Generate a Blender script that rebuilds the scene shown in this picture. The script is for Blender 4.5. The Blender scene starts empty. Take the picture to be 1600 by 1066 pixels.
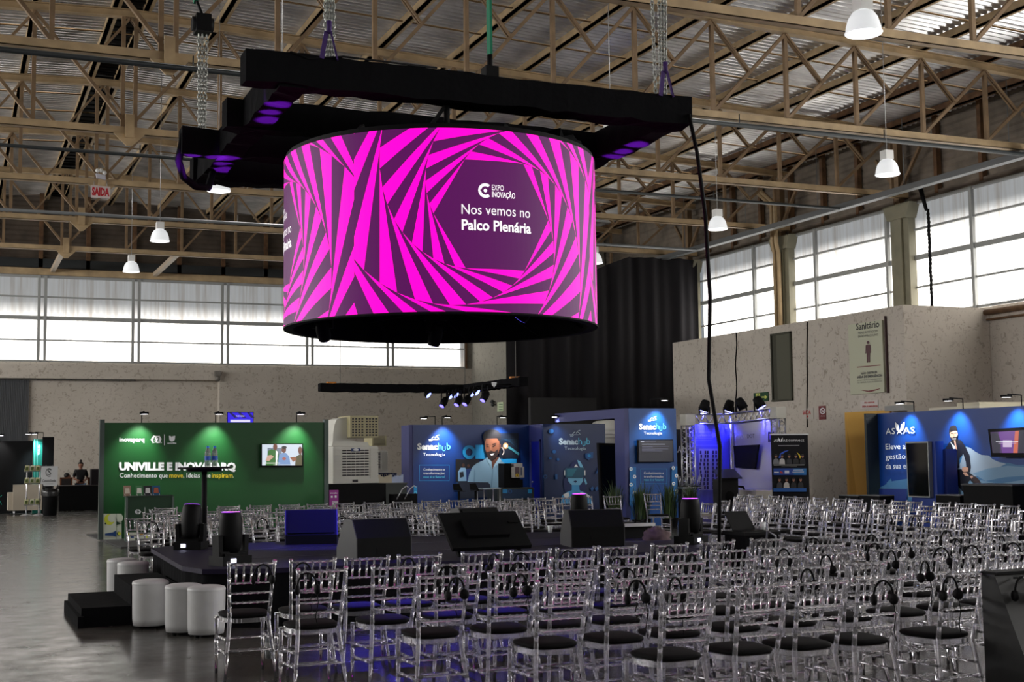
import bpy, bmesh, math, random
from mathutils import Vector, Matrix
random.seed(7)
sc = bpy.context.scene
COL = sc.collection
PI = math.pi
# ------------------------------------------------------------------ camera
FPX, PAN, PITCH, ROLL, CAMH = 2043.7, 0.404921, 0.0875192, -0.0126084, 1.72
CF = Vector((math.sin(PAN)*math.cos(PITCH), math.cos(PAN)*math.cos(PITCH), math.sin(PITCH)))
_r = Vector((math.cos(PAN), -math.sin(PAN), 0)); _u = _r.cross(CF)
CR = _r*math.cos(ROLL)+_u*math.sin(ROLL); CU = -_r*math.sin(ROLL)+_u*math.cos(ROLL)
CAM = Vector((0, 0, CAMH))
cd = bpy.data.cameras.new('camera'); cam = bpy.data.objects.new('camera', cd); COL.objects.link(cam)
cd.sensor_width = 36; cd.lens = FPX/1600*36; cd.clip_start = .1; cd.clip_end = 400
M = Matrix((CR, CU, -CF)).transposed().to_4x4(); M.translation = CAM
cam.matrix_world = M
sc.camera = cam
# ------------------------------------------------------------------ world, sun, exposure
sc.view_settings.view_transform = 'Standard'; sc.view_settings.look = 'None'
sc.view_settings.gamma = 1; sc.view_settings.use_curve_mapping = False
sc.view_settings.exposure = 1.36
w = bpy.data.worlds.new('world'); sc.world = w; w.use_nodes = True
w.node_tree.nodes['Background'].inputs[0].default_value = (.86, .93, 1, 1)
w.node_tree.nodes['Background'].inputs[1].default_value = .10
sd = bpy.data.lights.new('sun', 'SUN'); sd.energy = 11; sd.angle = math.radians(15); sd.color = (1, .97, .93)
sun = bpy.data.objects.new('sun', sd); COL.objects.link(sun)
sun.rotation_euler = Vector((-.62, -.62, -.78)).to_track_quat('-Z', 'Y').to_euler()
sun.location = (60, 80, 60)
try:
    sc.cycles.transparent_max_bounces = 40
    sc.cycles.max_bounces = 12; sc.cycles.transmission_bounces = 12; sc.cycles.glossy_bounces = 4; sc.cycles.diffuse_bounces = 4
    sc.cycles.caustics_reflective = False; sc.cycles.caustics_refractive = False
    sc.cycles.sample_clamp_indirect = 4
except Exception: pass

# ------------------------------------------------------------------ pixel -> place helpers
def ray(px, py): return CF+CR*((px-800)/FPX)-CU*((py-533)/FPX)
def atX(px, py, x): d = ray(px, py); return CAM+d*(x/d.x)
def atY(px, py, y): d = ray(px, py); return CAM+d*(y/d.y)
def atZ(px, py, z): d = ray(px, py); return CAM+d*((z-CAMH)/d.z)
# ------------------------------------------------------------------ materials
MATS = {}
def srgb(*c):
    return tuple(((v/255)/12.92 if v/255 <= .04045 else ((v/255+.055)/1.055)**2.4) for v in c)
def mat(name, col=(.5, .5, .5), rough=.5, metal=0, emit=None, es=1.0, spec=.5, noise=0, nscale=8, bump=0, bscale=30, alpha=1):
    if name in MATS: return MATS[name]
    m = bpy.data.materials.new(name); m.use_nodes = True; nt = m.node_tree; b = nt.nodes['Principled BSDF']
    b.inputs['Base Color'].default_value = (*col, 1); b.inputs['Roughness'].default_value = rough
    b.inputs['Metallic'].default_value = metal; b.inputs['Specular IOR Level'].default_value = spec
    if emit: b.inputs['Emission Color'].default_value = (*emit, 1); b.inputs['Emission Strength'].default_value = es
    if noise or bump:
        tc = nt.nodes.new('ShaderNodeTexCoord')
    if noise:
        n = nt.nodes.new('ShaderNodeTexNoise'); n.inputs['Scale'].default_value = nscale; n.inputs['Detail'].default_value = 6
        nt.links.new(tc.outputs['Object'], n.inputs['Vector'])
        r = nt.nodes.new('ShaderNodeValToRGB')
        r.color_ramp.elements[0].position = .3; r.color_ramp.elements[1].position = .7
        r.color_ramp.elements[0].color = (*[c*(1-noise) for c in col], 1)
        r.color_ramp.elements[1].color = (*[min(1, c*(1+noise)) for c in col], 1)
        nt.links.new(n.outputs[0], r.inputs[0]); nt.links.new(r.outputs[0], b.inputs['Base Color'])
    if bump:
        n2 = nt.nodes.new('ShaderNodeTexNoise'); n2.inputs['Scale'].default_value = bscale; n2.inputs['Detail'].default_value = 4
        nt.links.new(tc.outputs['Object'], n2.inputs['Vector'])
        bp = nt.nodes.new('ShaderNodeBump'); bp.inputs['Strength'].default_value = bump; bp.inputs['Distance'].default_value = .02
        nt.links.new(n2.outputs[0], bp.inputs['Height']); nt.links.new(bp.outputs[0], b.inputs['Normal'])
    MATS[name] = m; return m
def paint(*c, rough=.5, **k):                       # flat printed / painted colour from an sRGB triple
    return mat('paint_%d_%d_%d_%d' % (*c, int(rough*100)), srgb(*c), rough, **k)
def glow(name, col, s): return mat(name, (.02, .02, .02), .4, emit=col, es=s)

# ------------------------------------------------------------------ mesh builder
class MB:
    def __init__(s): s.v = []; s.f = []; s.mi = []; s.m = 0; s.sm = []; s.smooth = False
    def add(s, vs, fs):
        o = len(s.v); s.v += [Vector(p) for p in vs]
        for f in fs: s.f.append([o+i for i in f]); s.mi.append(s.m); s.sm.append(s.smooth)
    def box(s, a, b):
        (x0, y0, z0), (x1, y1, z1) = a, b
        if x0 > x1: x0, x1 = x1, x0
        if y0 > y1: y0, y1 = y1, y0
        if z0 > z1: z0, z1 = z1, z0
        s.add([(x0,y0,z0),(x1,y0,z0),(x1,y1,z0),(x0,y1,z0),(x0,y0,z1),(x1,y0,z1),(x1,y1,z1),(x0,y1,z1)],
              [(3,2,1,0),(4,5,6,7),(0,1,5,4),(1,2,6,5),(2,3,7,6),(3,0,4,7)])
    def cbox(s, c, d, rz=0, tilt=None):             # centre, size, turn about z
        R = Matrix.Rotation(rz, 3, 'Z')
        if tilt is not None: R = R @ tilt
        c = Vector(c); h = [Vector((sx*d[0]/2, sy*d[1]/2, sz*d[2]/2)) for sz in (-1,1) for sx, sy in ((-1,-1),(1,-1),(1,1),(-1,1))]
        s.add([c+R@p for p in h], [(3,2,1,0),(4,5,6,7),(0,1,5,4),(1,2,6,5),(2,3,7,6),(3,0,4,7)])
    def bar(s, p, q, wd, ht=None, up=(0,0,1)):      # rectangular bar from p to q
        p = Vector(p); q = Vector(q); ht = ht or wd; d = (q-p).normalized(); up = Vector(up)
        if abs(d.dot(up)) > .98: up = Vector((0,1,0))
        a = d.cross(up).normalized()*wd/2; b = a.cross(d).normalized()*ht/2
        vs = [p-a-b, p+a-b, p+a+b, p-a+b, q-a-b, q+a-b, q+a+b, q-a+b]
        s.add(vs, [(0,1,2,3),(7,6,5,4),(1,0,4,5),(2,1,5,6),(3,2,6,7),(0,3,7,4)])
    def rings(s, pts, rad, n=8, cap=True, closed=False):   # tube through points with a radius each
        pts = [Vector(p) for p in pts]; N = len(pts)
        if not hasattr(rad, '__len__'): rad = [rad]*N
        vs = []; prev = None
        for i, p in enumerate(pts):
            if closed: d = pts[(i+1)%N]-pts[i-1]
            else: d = pts[min(i+1, N-1)]-pts[max(i-1, 0)]
            d = d.normalized() if d.length > 1e-9 else Vector((0,0,1))
            if prev is None:
                a = d.cross(Vector((0,0,1)) if abs(d.z) < .9 else Vector((1,0,0))).normalized()
            else:
                a = (prev-d*prev.dot(d))
                a = a.normalized() if a.length > 1e-6 else d.cross(Vector((0,0,1))).normalized()
            prev = a; b = d.cross(a)
            vs += [p+(a*math.cos(2*PI*k/n)+b*math.sin(2*PI*k/n))*rad[i] for k in range(n)]
        fs = []; old = s.smooth
        for i in range(N if closed else N-1):
            j = (i+1) % N
            for k in range(n): fs.append((i*n+k, i*n+(k+1)%n, j*n+(k+1)%n, j*n+k))
        s.smooth = True; s.add(vs, fs); s.smooth = old
        if cap and not closed:
            o = len(s.v)-N*n
            s.f.append([o+k for k in range(n)][::-1]); s.mi.append(s.m); s.sm.append(False)
            s.f.append([o+(N-1)*n+k for k in range(n)]); s.mi.append(s.m); s.sm.append(False)
    def rod(s, p, q, r, n=8, r2=None): s.rings([p, q], [r, r if r2 is None else r2], n)
    def lathe(s, c, prof, n=24, axis=(0,0,1), cap=False):  # profile of (radius, height along axis)
        c = Vector(c); ax = Vector(axis).normalized()
        s.rings([c+ax*h for _, h in prof], [max(r, 1e-4) for r, _ in prof], n, cap) if len({round(h,5) for _, h in prof}) == len(prof) else s._lathe(c, prof, n, ax, cap)
    def _lathe(s, c, prof, n, ax, cap):
        a = ax.cross(Vector((0,0,1)) if abs(ax.z) < .9 else Vector((1,0,0))).normalized(); b = ax.cross(a)
        vs = [c+ax*h+(a*math.cos(2*PI*k/n)+b*math.sin(2*PI*k/n))*max(r, 1e-4) for r, h in prof for k in range(n)]
        fs = [(i*n+k, i*n+(k+1)%n, (i+1)*n+(k+1)%n, (i+1)*n+k) for i in range(len(prof)-1) for k in range(n)]
        old = s.smooth; s.smooth = True; s.add(vs, fs); s.smooth = old
    def poly(s, pts, m=None):
        if m is not None: s.m = m
        s.add(pts, [tuple(range(len(pts)))])
    def prism(s, pts, vec):                          # polygon (3D points) pushed along vec
        n = len(pts); v = Vector(vec); pts = [Vector(p) for p in pts]
        s.add(pts+[p+v for p in pts], [tuple(range(n))[::-1], tuple(range(n, 2*n))]+[(i, (i+1)%n, n+(i+1)%n, n+i) for i in range(n)])
    def ball(s, c, r, nu=12, nv=8, sc_=(1,1,1)):
        c = Vector(c); vs = []
        for i in range(nv+1):
            t = PI*i/nv
            for k in range(nu): vs.append(c+Vector((r*math.sin(t)*math.cos(2*PI*k/nu)*sc_[0], r*math.sin(t)*math.sin(2*PI*k/nu)*sc_[1], -r*math.cos(t)*sc_[2])))
        fs = [(i*nu+k, i*nu+(k+1)%nu, (i+1)*nu+(k+1)%nu, (i+1)*nu+k) for i in range(nv) for k in range(nu)]
        old = s.smooth; s.smooth = True; s.add(vs, fs); s.smooth = old
    def build(s, name, mats, parent=None, label=None, kind=None, off=None):
        me = bpy.data.meshes.new(name)
        L = Vector((0,0,0))
        if parent is not None:
            q = parent
            while q is not None: L = L+q.location; q = q.parent
        if off is not None: L = Vector(off)
        me.from_pydata([tuple(p-L) for p in s.v], [], s.f)
        ml = mats if isinstance(mats, (list, tuple)) else [mats]
        for m in ml: me.materials.append(m)
        if len(ml) > 1: me.polygons.foreach_set('material_index', s.mi)
        me.polygons.foreach_set('use_smooth', s.sm)
        me.validate(); me.update()
        o = bpy.data.objects.new(name, me); COL.objects.link(o)
        if parent is not None: o.parent = parent
        elif off is not None: o.location = off
        if label: o['label'] = label
        if kind: o['kind'] = kind
        return o
def thing(name, label, cat, loc=(0,0,0), group=None):
    o = bpy.data.objects.new(name, None); COL.objects.link(o); o.location = loc; o.empty_display_size = .2
    o['label'] = label; o['category'] = cat
    if group: o['group'] = group
    return o
def tag(o, label, cat, group=None, kind=None):
    o['label'] = label; o['category'] = cat
    if group: o['group'] = group
    if kind: o['kind'] = kind
    return o
def copy_tree(o, parent=None):
    c = o.copy(); COL.objects.link(c)
    if parent is not None: c.parent = parent
    for ch in o.children: copy_tree(ch, c)
    return c
def lamp(kind, name, loc, energy, color, parent=None, aim=None, size=.1, spot=60, blend=.5):
    l = bpy.data.lights.new(name, kind); l.energy = energy; l.color = color
    if kind == 'SPOT': l.spot_size = math.radians(spot); l.spot_blend = blend; l.shadow_soft_size = size
    elif kind == 'POINT': l.shadow_soft_size = size
    elif kind == 'AREA': l.size = size
    o = bpy.data.objects.new(name, l); COL.objects.link(o)
    L = Vector(loc)
    if parent is not None: o.parent = parent; L = L-parent.location
    o.location = L
    if aim is not None: o.rotation_euler = (Vector(aim)-Vector(loc)).to_track_quat('-Z', 'Y').to_euler()
    return o
# ------------------------------------------------------------------ lettering
_tc = {}
def text_geo(s, bold=0.0, res=3):
    k = (s, bold, res)
    if k in _tc: return _tc[k]
    cu = bpy.data.curves.new('t', 'FONT'); cu.body = s; cu.size = 1; cu.resolution_u = res; cu.offset = bold; cu.fill_mode = 'FRONT'
    ob = bpy.data.objects.new('t', cu); me = ob.to_mesh()
    vs = [(v.co.x, v.co.y) for v in me.vertices]; fs = [tuple(p.vertices) for p in me.polygons]
    ob.to_mesh_clear(); bpy.data.objects.remove(ob); bpy.data.curves.remove(cu)
    _tc[k] = (vs, fs); return _tc[k]
CAPH = None
def text_fit(s, x0, x1, h, bold=0.0, res=3):       # lettering in the flat: baseline at y=0, capital height h, from x0 to x1
    global CAPH
    if CAPH is None: CAPH = max(v[1] for v in text_geo('H')[0])
    vs, fs = text_geo(s, bold, res)
    if not vs: return [], []
    a = min(v[0] for v in vs); b = max(v[0] for v in vs); k = (x1-x0)/max(b-a, 1e-6); ky = h/CAPH
    return [(x0+(v[0]-a)*k, v[1]*ky) for v in vs], fs
def put_text(mb, s, P, right, up, x0, x1, h, m, bold=0.0, res=3, shear=0):
    P = Vector(P); right = Vector(right); up = Vector(up)
    vs, fs = text_fit(s, x0, x1, h, bold, res); mb.m = m
    mb.add([P+right*(x+shear*y)+up*y for x, y in vs], fs)
# ------------------------------------------------------------------ hall materials
def N(nt, t, **k):
    n = nt.nodes.new(t)
    for a, b in k.items():
        if a in n.inputs: n.inputs[a].default_value = b
        else: setattr(n, a, b)
    return n
def ramp(nt, src, stops):
    r = nt.nodes.new('ShaderNodeValToRGB'); e = r.color_ramp.elements
    while len(e) < len(stops): e.new(.5)
    for el, (p, c) in zip(e, stops): el.position = p; el.color = (*c, 1)
    nt.links.new(src, r.inputs[0]); return r
def concrete(name, c0, c1, fleck):
    m = mat(name, c0, .85, spec=.25); nt = m.node_tree; b = nt.nodes['Principled BSDF']
    tc = N(nt, 'ShaderNodeTexCoord')
    n1 = N(nt, 'ShaderNodeTexNoise', Scale=.45, Detail=5.0); n2 = N(nt, 'ShaderNodeTexNoise', Scale=6.0, Detail=9.0, Roughness=.7, Distortion=1.2)
    n3 = N(nt, 'ShaderNodeTexVoronoi', Scale=3.2)
    for n in (n1, n2, n3): nt.links.new(tc.outputs['Object'], n.inputs['Vector'])
    r1 = ramp(nt, n1.outputs[0], [(.3, c0), (.7, c1)])
    r2 = ramp(nt, n2.outputs[0], [(.38, fleck), (.46, (1, 1, 1))])
    mx = N(nt, 'ShaderNodeMix', data_type='RGBA', blend_type='MULTIPLY'); mx.inputs[0].default_value = .85
    nt.links.new(r1.outputs[0], mx.inputs[6]); nt.links.new(r2.outputs[0], mx.inputs[7]); nt.links.new(mx.outputs[2], b.inputs['Base Color'])
    bp = N(nt, 'ShaderNodeBump', Strength=.35, Distance=.02); nt.links.new(n2.outputs[0], bp.inputs['Height']); nt.links.new(bp.outputs[0], b.inputs['Normal'])
    return m
M_CONC = concrete('concrete_wall', (.50, .455, .395), (.58, .53, .465), (.60, .57, .54))
M_CONC_SHADE = concrete('concrete_wall_shade', (.22, .21, .18), (.26, .245, .21), (.62, .6, .6))  # darker copy of the wall concrete, shade of the turned face painted in
def floor_mat():
    m = mat('polished_concrete', (.1, .1, .095), .3, spec=.5); nt = m.node_tree; b = nt.nodes['Principled BSDF']
    tc = N(nt, 'ShaderNodeTexCoord'); mp = N(nt, 'ShaderNodeMapping'); mp.inputs['Scale'].default_value = (1, 1, 1)
    nt.links.new(tc.outputs['Object'], mp.inputs[0])
    n1 = N(nt, 'ShaderNodeTexNoise', Scale=.35, Detail=8.0, Roughness=.62, Distortion=.6)
    n2 = N(nt, 'ShaderNodeTexNoise', Scale=2.6, Detail=8.0, Roughness=.66)
    n3 = N(nt, 'ShaderNodeTexNoise', Scale=.9, Detail=6.0, Roughness=.7, Distortion=1.4)
    for n in (n1, n2, n3): nt.links.new(mp.outputs[0], n.inputs['Vector'])
    r1 = ramp(nt, n1.outputs[0], [(.35, (.068, .064, .058)), (.6, (.115, .11, .102))])
    r2 = ramp(nt, n2.outputs[0], [(.35, (.55, .52, .48)), (.55, (1, 1, 1))])
    r3 = ramp(nt, n3.outputs[0], [(.36, (.42, .36, .3)), (.44, (1, 1, 1))])
    mx = N(nt, 'ShaderNodeMix', data_type='RGBA', blend_type='MULTIPLY'); mx.inputs[0].default_value = .8
    mx2 = N(nt, 'ShaderNodeMix', data_type='RGBA', blend_type='MULTIPLY'); mx2.inputs[0].default_value = .7
    br = N(nt, 'ShaderNodeTexBrick', Scale=1.0); br.inputs['Brick Width'].default_value = 6; br.inputs['Row Height'].default_value = 4
    br.inputs['Mortar Size'].default_value = .012; br.offset = 0
    br.inputs['Color1'].default_value = br.inputs['Color2'].default_value = (1, 1, 1, 1); br.inputs['Mortar'].default_value = (.35, .3, .26, 1)
    nt.links.new(tc.outputs['Object'], br.inputs['Vector'])
    mx3 = N(nt, 'ShaderNodeMix', data_type='RGBA', blend_type='MULTIPLY'); mx3.inputs[0].default_value = .8
    nt.links.new(r1.outputs[0], mx.inputs[6]); nt.links.new(r2.outputs[0], mx.inputs[7])
    nt.links.new(mx.outputs[2], mx2.inputs[6]); nt.links.new(r3.outputs[0], mx2.inputs[7])
    nt.links.new(mx2.outputs[2], mx3.inputs[6]); nt.links.new(br.outputs[0], mx3.inputs[7]); nt.links.new(mx3.outputs[2], b.inputs['Base Color'])
    rr = ramp(nt, n2.outputs[0], [(.3, (.30, .30, .30)), (.65, (.17, .17, .17))]); nt.links.new(rr.outputs[0], b.inputs['Roughness'])
    bp = N(nt, 'ShaderNodeBump', Strength=.04, Distance=.02); nt.links.new(n2.outputs[0], bp.inputs['Height']); nt.links.new(bp.outputs[0], b.inputs['Normal'])
    return m
M_FLOOR = floor_mat()
M_STEEL = mat('tan_steel_paint', srgb(176, 152, 116), .55, noise=.22, nscale=2.2)
M_POST = mat('brown_steel_paint', srgb(134, 110, 82), .6, noise=.25, nscale=3)
M_RUST = mat('rusty_steel', srgb(105, 76, 50), .75, noise=.4, nscale=4)
M_ROOF = mat('zinc_roof_sheet', (.80, .80, .82), .24, metal=.35, noise=.25, nscale=1.3)
M_GREYF = mat('grey_window_steel', srgb(158, 160, 158), .5, metal=.1)
M_PIPE = mat('dark_pipe', srgb(45, 50, 52), .5); M_PIPEG = mat('grey_pipe', srgb(120, 124, 126), .45)
M_CLAD = mat('dull_cladding', srgb(122, 112, 100), .75, noise=.35, nscale=1.5)
M_CLADB = mat('dark_cladding', srgb(84, 74, 64), .75, noise=.35, nscale=1.5)
M_BLACK = mat('matt_black', (.004, .004, .0045), .7, spec=.15)
M_BLACKG = mat('satin_black', (.0045, .0045, .005), .55, spec=.12)
M_CLOTH = mat('black_cloth', (.007, .007, .008), .95, spec=.05, bump=.4, bscale=14)
M_WHITE = mat('white_plastic', (.75, .75, .73), .4)
M_GALV = mat('galvanised', (.5, .5, .5), .4, metal=.8)
M_ALU = mat('aluminium', (.62, .62, .64), .32, metal=.9)
def pane_mat(name='translucent_sheet', es=None):
    m = bpy.data.materials.new(name); m.use_nodes = True; nt = m.node_tree
    for n in list(nt.nodes): nt.nodes.remove(n)
    out = N(nt, 'ShaderNodeOutputMaterial'); tc = N(nt, 'ShaderNodeTexCoord'); mp = N(nt, 'ShaderNodeMapping'); mp.inputs['Scale'].default_value = (5.5, 5.5, .12)
    n = N(nt, 'ShaderNodeTexNoise', Scale=1.0, Detail=4.0, Roughness=.7)
    nt.links.new(tc.outputs['Object'], mp.inputs[0]); nt.links.new(mp.outputs[0], n.inputs['Vector'])
    r = ramp(nt, n.outputs[0], [(.3, (.62, .56, .5)), (.5, (.86, .85, .83)), (.75, (.95, .95, .95))])
    tr = N(nt, 'ShaderNodeBsdfTranslucent'); em = N(nt, 'ShaderNodeEmission', Strength=es or PANE_E)
    nt.links.new(r.outputs[0], tr.inputs[0]); nt.links.new(r.outputs[0], em.inputs[0])
    ad = N(nt, 'ShaderNodeAddShader'); nt.links.new(tr.outputs[0], ad.inputs[0]); nt.links.new(em.outputs[0], ad.inputs[1]); nt.links.new(ad.outputs[0], out.inputs[0])
    return m
PANE_E = .06  # faint glow added to the sheets in view, besides light passing through
M_PANE = pane_mat(); M_PANEL = pane_mat('translucent_sheet_fill_high', 9); M_PANER = pane_mat('translucent_sheet_fill_mid', 5); M_PANEF = pane_mat('translucent_sheet_fill_low', .8)  # stronger glows added on unseen bays to light the hall
# ------------------------------------------------------------------ shell
XL, XR, YB, YF = -19.3, 26.2, 54.7, -8.0
SILL, HEAD = 5.65, 9.07
def zt(x): return 11.98-.0415*abs(x-3.6)           # underside of the top chords
b = MB(); b.box((XL-.3, YF, -.2), (XR+.3, YB+.3, 0)); b.build('floor', M_FLOOR, kind='structure')
b = MB(); b.box((10.2, YB, 0), (21.45, YB+.3, SILL)); b.box((XL, YB, 5.0), (10.2, YB+.3, SILL)); b.box((XL, YB+.45, 0), (10.2, YB+.75, 5.0))
b.box((10.2, YB+.3, 0), (10.3, YB+.75, 5.0)); b.box((XL, YB+.3, 5.0), (10.2, YB+.75, 5.1))
wb = b.build('wall_back', M_CONC, kind='structure')
b = MB(); b.box((21.45, 50.7, 0), (26.2, YB+.3, 11.2)); b.build('wall_back_corner', M_CONC_SHADE, kind='structure')
b = MB(); b.box((XR, YF, 0), (XR+.3, YB, SILL)); b.build('wall_right', M_CONC, kind='structure')
b = MB(); b.box((XL-.3, YF, 0), (XL, YB, SILL)); b.build('wall_left', M_CONC, kind='structure')
b = MB(); b.box((XL, YF-.3, 0), (XR, YF, SILL)); b.build('wall_front', M_CONC, kind='structure')
b = MB(); b.box((23.25, 27.75, 0), (26.19, 39.91, 5.6)); b.build('wall_restroom', M_CONC, kind='structure')
def ribbed(p0, p1, z0, z1, nrm, step=.19, amp=.03):   # wall of horizontal ribs between two plan points
    m = MB(); n = int((z1-z0)/step); nrm = Vector(nrm)
    for i in range(n):
        za = z0+(z1-z0)*i/n; zb = z0+(z1-z0)*(i+1)/n; zc = za+(zb-za)*.55
        A = [Vector((*p, z)) for p in (p0, p1) for z in (za, zc, zb)]
        o = nrm*amp
        m.add([A[0], A[3], A[4]+o, A[1]+o, A[2], A[5]], [(0, 1, 2, 3), (3, 2, 5, 4)])
    return m
def upper_wall(name, p0, p1, nrm, m, posts, zs=9.2, ze=11.9):
    w_ = ribbed(p0, p1, zs, ze, nrm).build(name, m, kind='structure')
    p = MB(); nr = Vector(nrm)
    for q in posts:
        a = Vector((*q, zs))+nr*.1; a2 = Vector((*q, ze))+nr*.1
        p.bar(a, a2, .16, .14)
    p.build('trim', M_RUST, w_, kind='structure')
    return w_
upper_wall('wall_right_upper', (XR+.1, YF), (XR+.1, YB), (-1, 0, 0), M_CLAD, [(XR+.05, 42.1-1.8*i) for i in range(18)], 9.15, 11.55)
upper_wall('wall_back_upper', (XL, YB+.1), (XR, YB+.1), (0, -1, 0), M_CLADB, [(21.1-1.8*i, YB+.05) for i in range(20)], 9.15, 12.5)
upper_wall('wall_front_upper', (XR, YF-.1), (XL, YF-.1), (0, 1, 0), M_CLADB, [], 9.15, 12.5)
upper_wall('wall_left_upper', (XL-.1, YF), (XL-.1, YB), (1, 0, 0), M_CLADB, [], 9.15, 11.55)
# ------------------------------------------------------------------ windows: one object per bay
wn = 0
def window(p0, p1, inn, mull=True, fine=True, pm=None):
    """a bay of translucent sheeting from plan point p0 to p1; inn points into the hall"""
    global wn; wn += 1
    p0 = Vector((*p0, 0)); p1 = Vector((*p1, 0)); inn = Vector(inn); d = (p1-p0).normalized(); Z = Vector((0,0,1))
    root = bpy.data.objects.new('window_%d' % wn, None); COL.objects.link(root); root['kind'] = 'structure'; root.location = p0+Z*SILL
    b = MB(); n = 1
    if fine:                                       # corrugated sheet standing upright
        L = (p1-p0).length; n = int(L/.12)
    for i in range(n):
        a = p0+(p1-p0)*(i/n); c = p0+(p1-p0)*((i+1)/n); oa = inn*(.008 if i % 2 else -.008) if fine else inn*0; oc = -oa
        b.add([a+oa+Z*SILL, c+oc+Z*SILL, c+oc+Z*HEAD, a+oa+Z*HEAD], [(0, 1, 2, 3)])
    b.build('pane', pm or M_PANE, root, kind='structure')
    for z, h in ((SILL+.03, .07), (6.51, .06), (7.39, .15), (8.23, .06), (9.03, .09)):
        r = MB(); r.bar(p0+Z*z+inn*.09, p1+Z*z+inn*.09, .07, h); r.build('rail', M_GREYF, root, kind='structure')
    for k in ((0, .24) if mull else (0,)):
        r = MB(); r.bar(p0+d*(k-.05)+Z*SILL+inn*.12, p0+d*(k-.05)+Z*HEAD+inn*.12, .11, .11); r.build('mullion', M_GREYF, root, kind='structure')
for i in range(11): window((21.12-3.6*(i+1), YB+.02), (21.12-3.6*i, YB+.02), (0, -1, 0))
for i in range(14): window((XR-.02, 42.57-3.605*(i+1)), (XR-.02, 42.57-3.605*i), (-1, 0, 0), False, True, M_PANER if i > 5 else None)  # bays out of view get added glow for roof and chairs
for i in range(14): window((XL+.02, 54.0-4*(i+1)), (XL+.02, 54.0-4*i), (1, 0, 0), False, False, M_PANEL if i < 9 else M_PANEF)  # unseen left bays, glow added to fill the hall
for i in range(11): window((XL+.6+4*i, YF-.02), (XL+.6+4*(i+1), YF-.02), (0, 1, 0), False, False, M_PANEF)  # unseen bays behind the camera with a low added fill glow
b = MB(); b.box((21.12, YB-.02, SILL), (21.45, YB+.28, 9.2)); b.build('trim_1', M_CONC_SHADE, kind='structure')
b = MB(); b.bar((21.15, YB-.06, SILL), (21.15, YB-.06, 9.1), .09); b.build('trim_2', M_RUST, kind='structure')
b = MB(); b.bar((XL, YB-.14, 9.22), (21.4, YB-.14, 9.22), .2, .26); b.build('trim_3', M_STEEL, kind='structure')
b = MB(); b.box((XL, YB-.12, 9.4), (21.4, YB-.05, 9.75)); b.build('trim_4', M_PIPE, kind='structure')
b = MB(); b.bar((XR-.06, YF, 9.16), (XR-.06, 42.6, 9.16), .1, .18); b.build('trim_5', M_CLAD, kind='structure')
# unseen eaves, depth set to shade the upper part of the sheets
b = MB(); b.box((XR+.4, YF-3, 11.2), (XR+2.8, YB+2, 11.4)); b.box((XL-3, YB+.4, 11.6), (XR+2.8, YB+3.8, 11.8)); b.build('shade_eaves', M_CLADB, kind='structure')
# ------------------------------------------------------------------ roof
b = MB(); nY = int((YB-YF)/.21)*4; vs = []
xs = [XL-.2, 3.6, XR+.3]
for j in range(nY+1):
    y = YF+(YB-YF)*j/nY; dz = (.0, .06, .06, 0)[j % 4]
    for x in xs: vs.append((x, y, zt(x)+.4+dz))
b.add(vs, [(j*3+k, j*3+k+1, (j+1)*3+k+1, (j+1)*3+k) for j in range(nY) for k in range(2)])
roof = b.build('ceiling', M_ROOF, kind='structure')
XP = [3.6+(2.08+1.98*k) for k in range(12)]
XV = [x for x in XP if x < 26]; XVL = [7.2-x for x in XV]
for x in [3.25, 3.95]+XV+XVL:
    if x < XL: continue
    b = MB(); z = zt(x)+.185
    b.box((x-.05, 4, z), (x+.05, YB, z+.2)); b.box((x-.05, 4, z), (x+.13, YB, z+.03))
    b.build('purlin', M_RUST if x > 23 else M_STEEL, roof, kind='structure')
for k in range(17):
    y = 12.7+2.0*k+ (0.0)
    if abs((y-18.7) % 6) < .3: continue
    b = MB()
    for xa, xb in ((XL, 3.6), (3.6, 26)): b.rod((xa, y, zt(xa)+.26), (xb, y, zt(xb)+.26), .024, 5)
    b.build('tie_rod', mat('rod_brown', srgb(110, 90, 66), .9, spec=0), roof, kind='structure')
b = MB()                                            # ridge vent: dark slot with small struts
b.box((3.3, 4, 12.3), (3.9, YB, 12.36)); 
for k in range(100): b.bar((3.25, 4.3+.5*k, 12.24), (3.95, 4.3+.5*k, 12.24), .05, .05)
b.build('trim_6', M_BLACK, roof, kind='structure')
ORD = ['first', 'second', 'third', 'fourth', 'fifth', 'sixth', 'seventh', 'eighth', 'ninth', 'tenth', 'eleventh', 'twelfth', 'thirteenth',
       'fourteenth', 'fifteenth', 'sixteenth', 'seventeenth', 'eighteenth', 'nineteenth', 'twentieth', 'twenty-first', 'twenty-second', 'twenty-third', 'twenty-fourth']
CZ = 9.2
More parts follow.
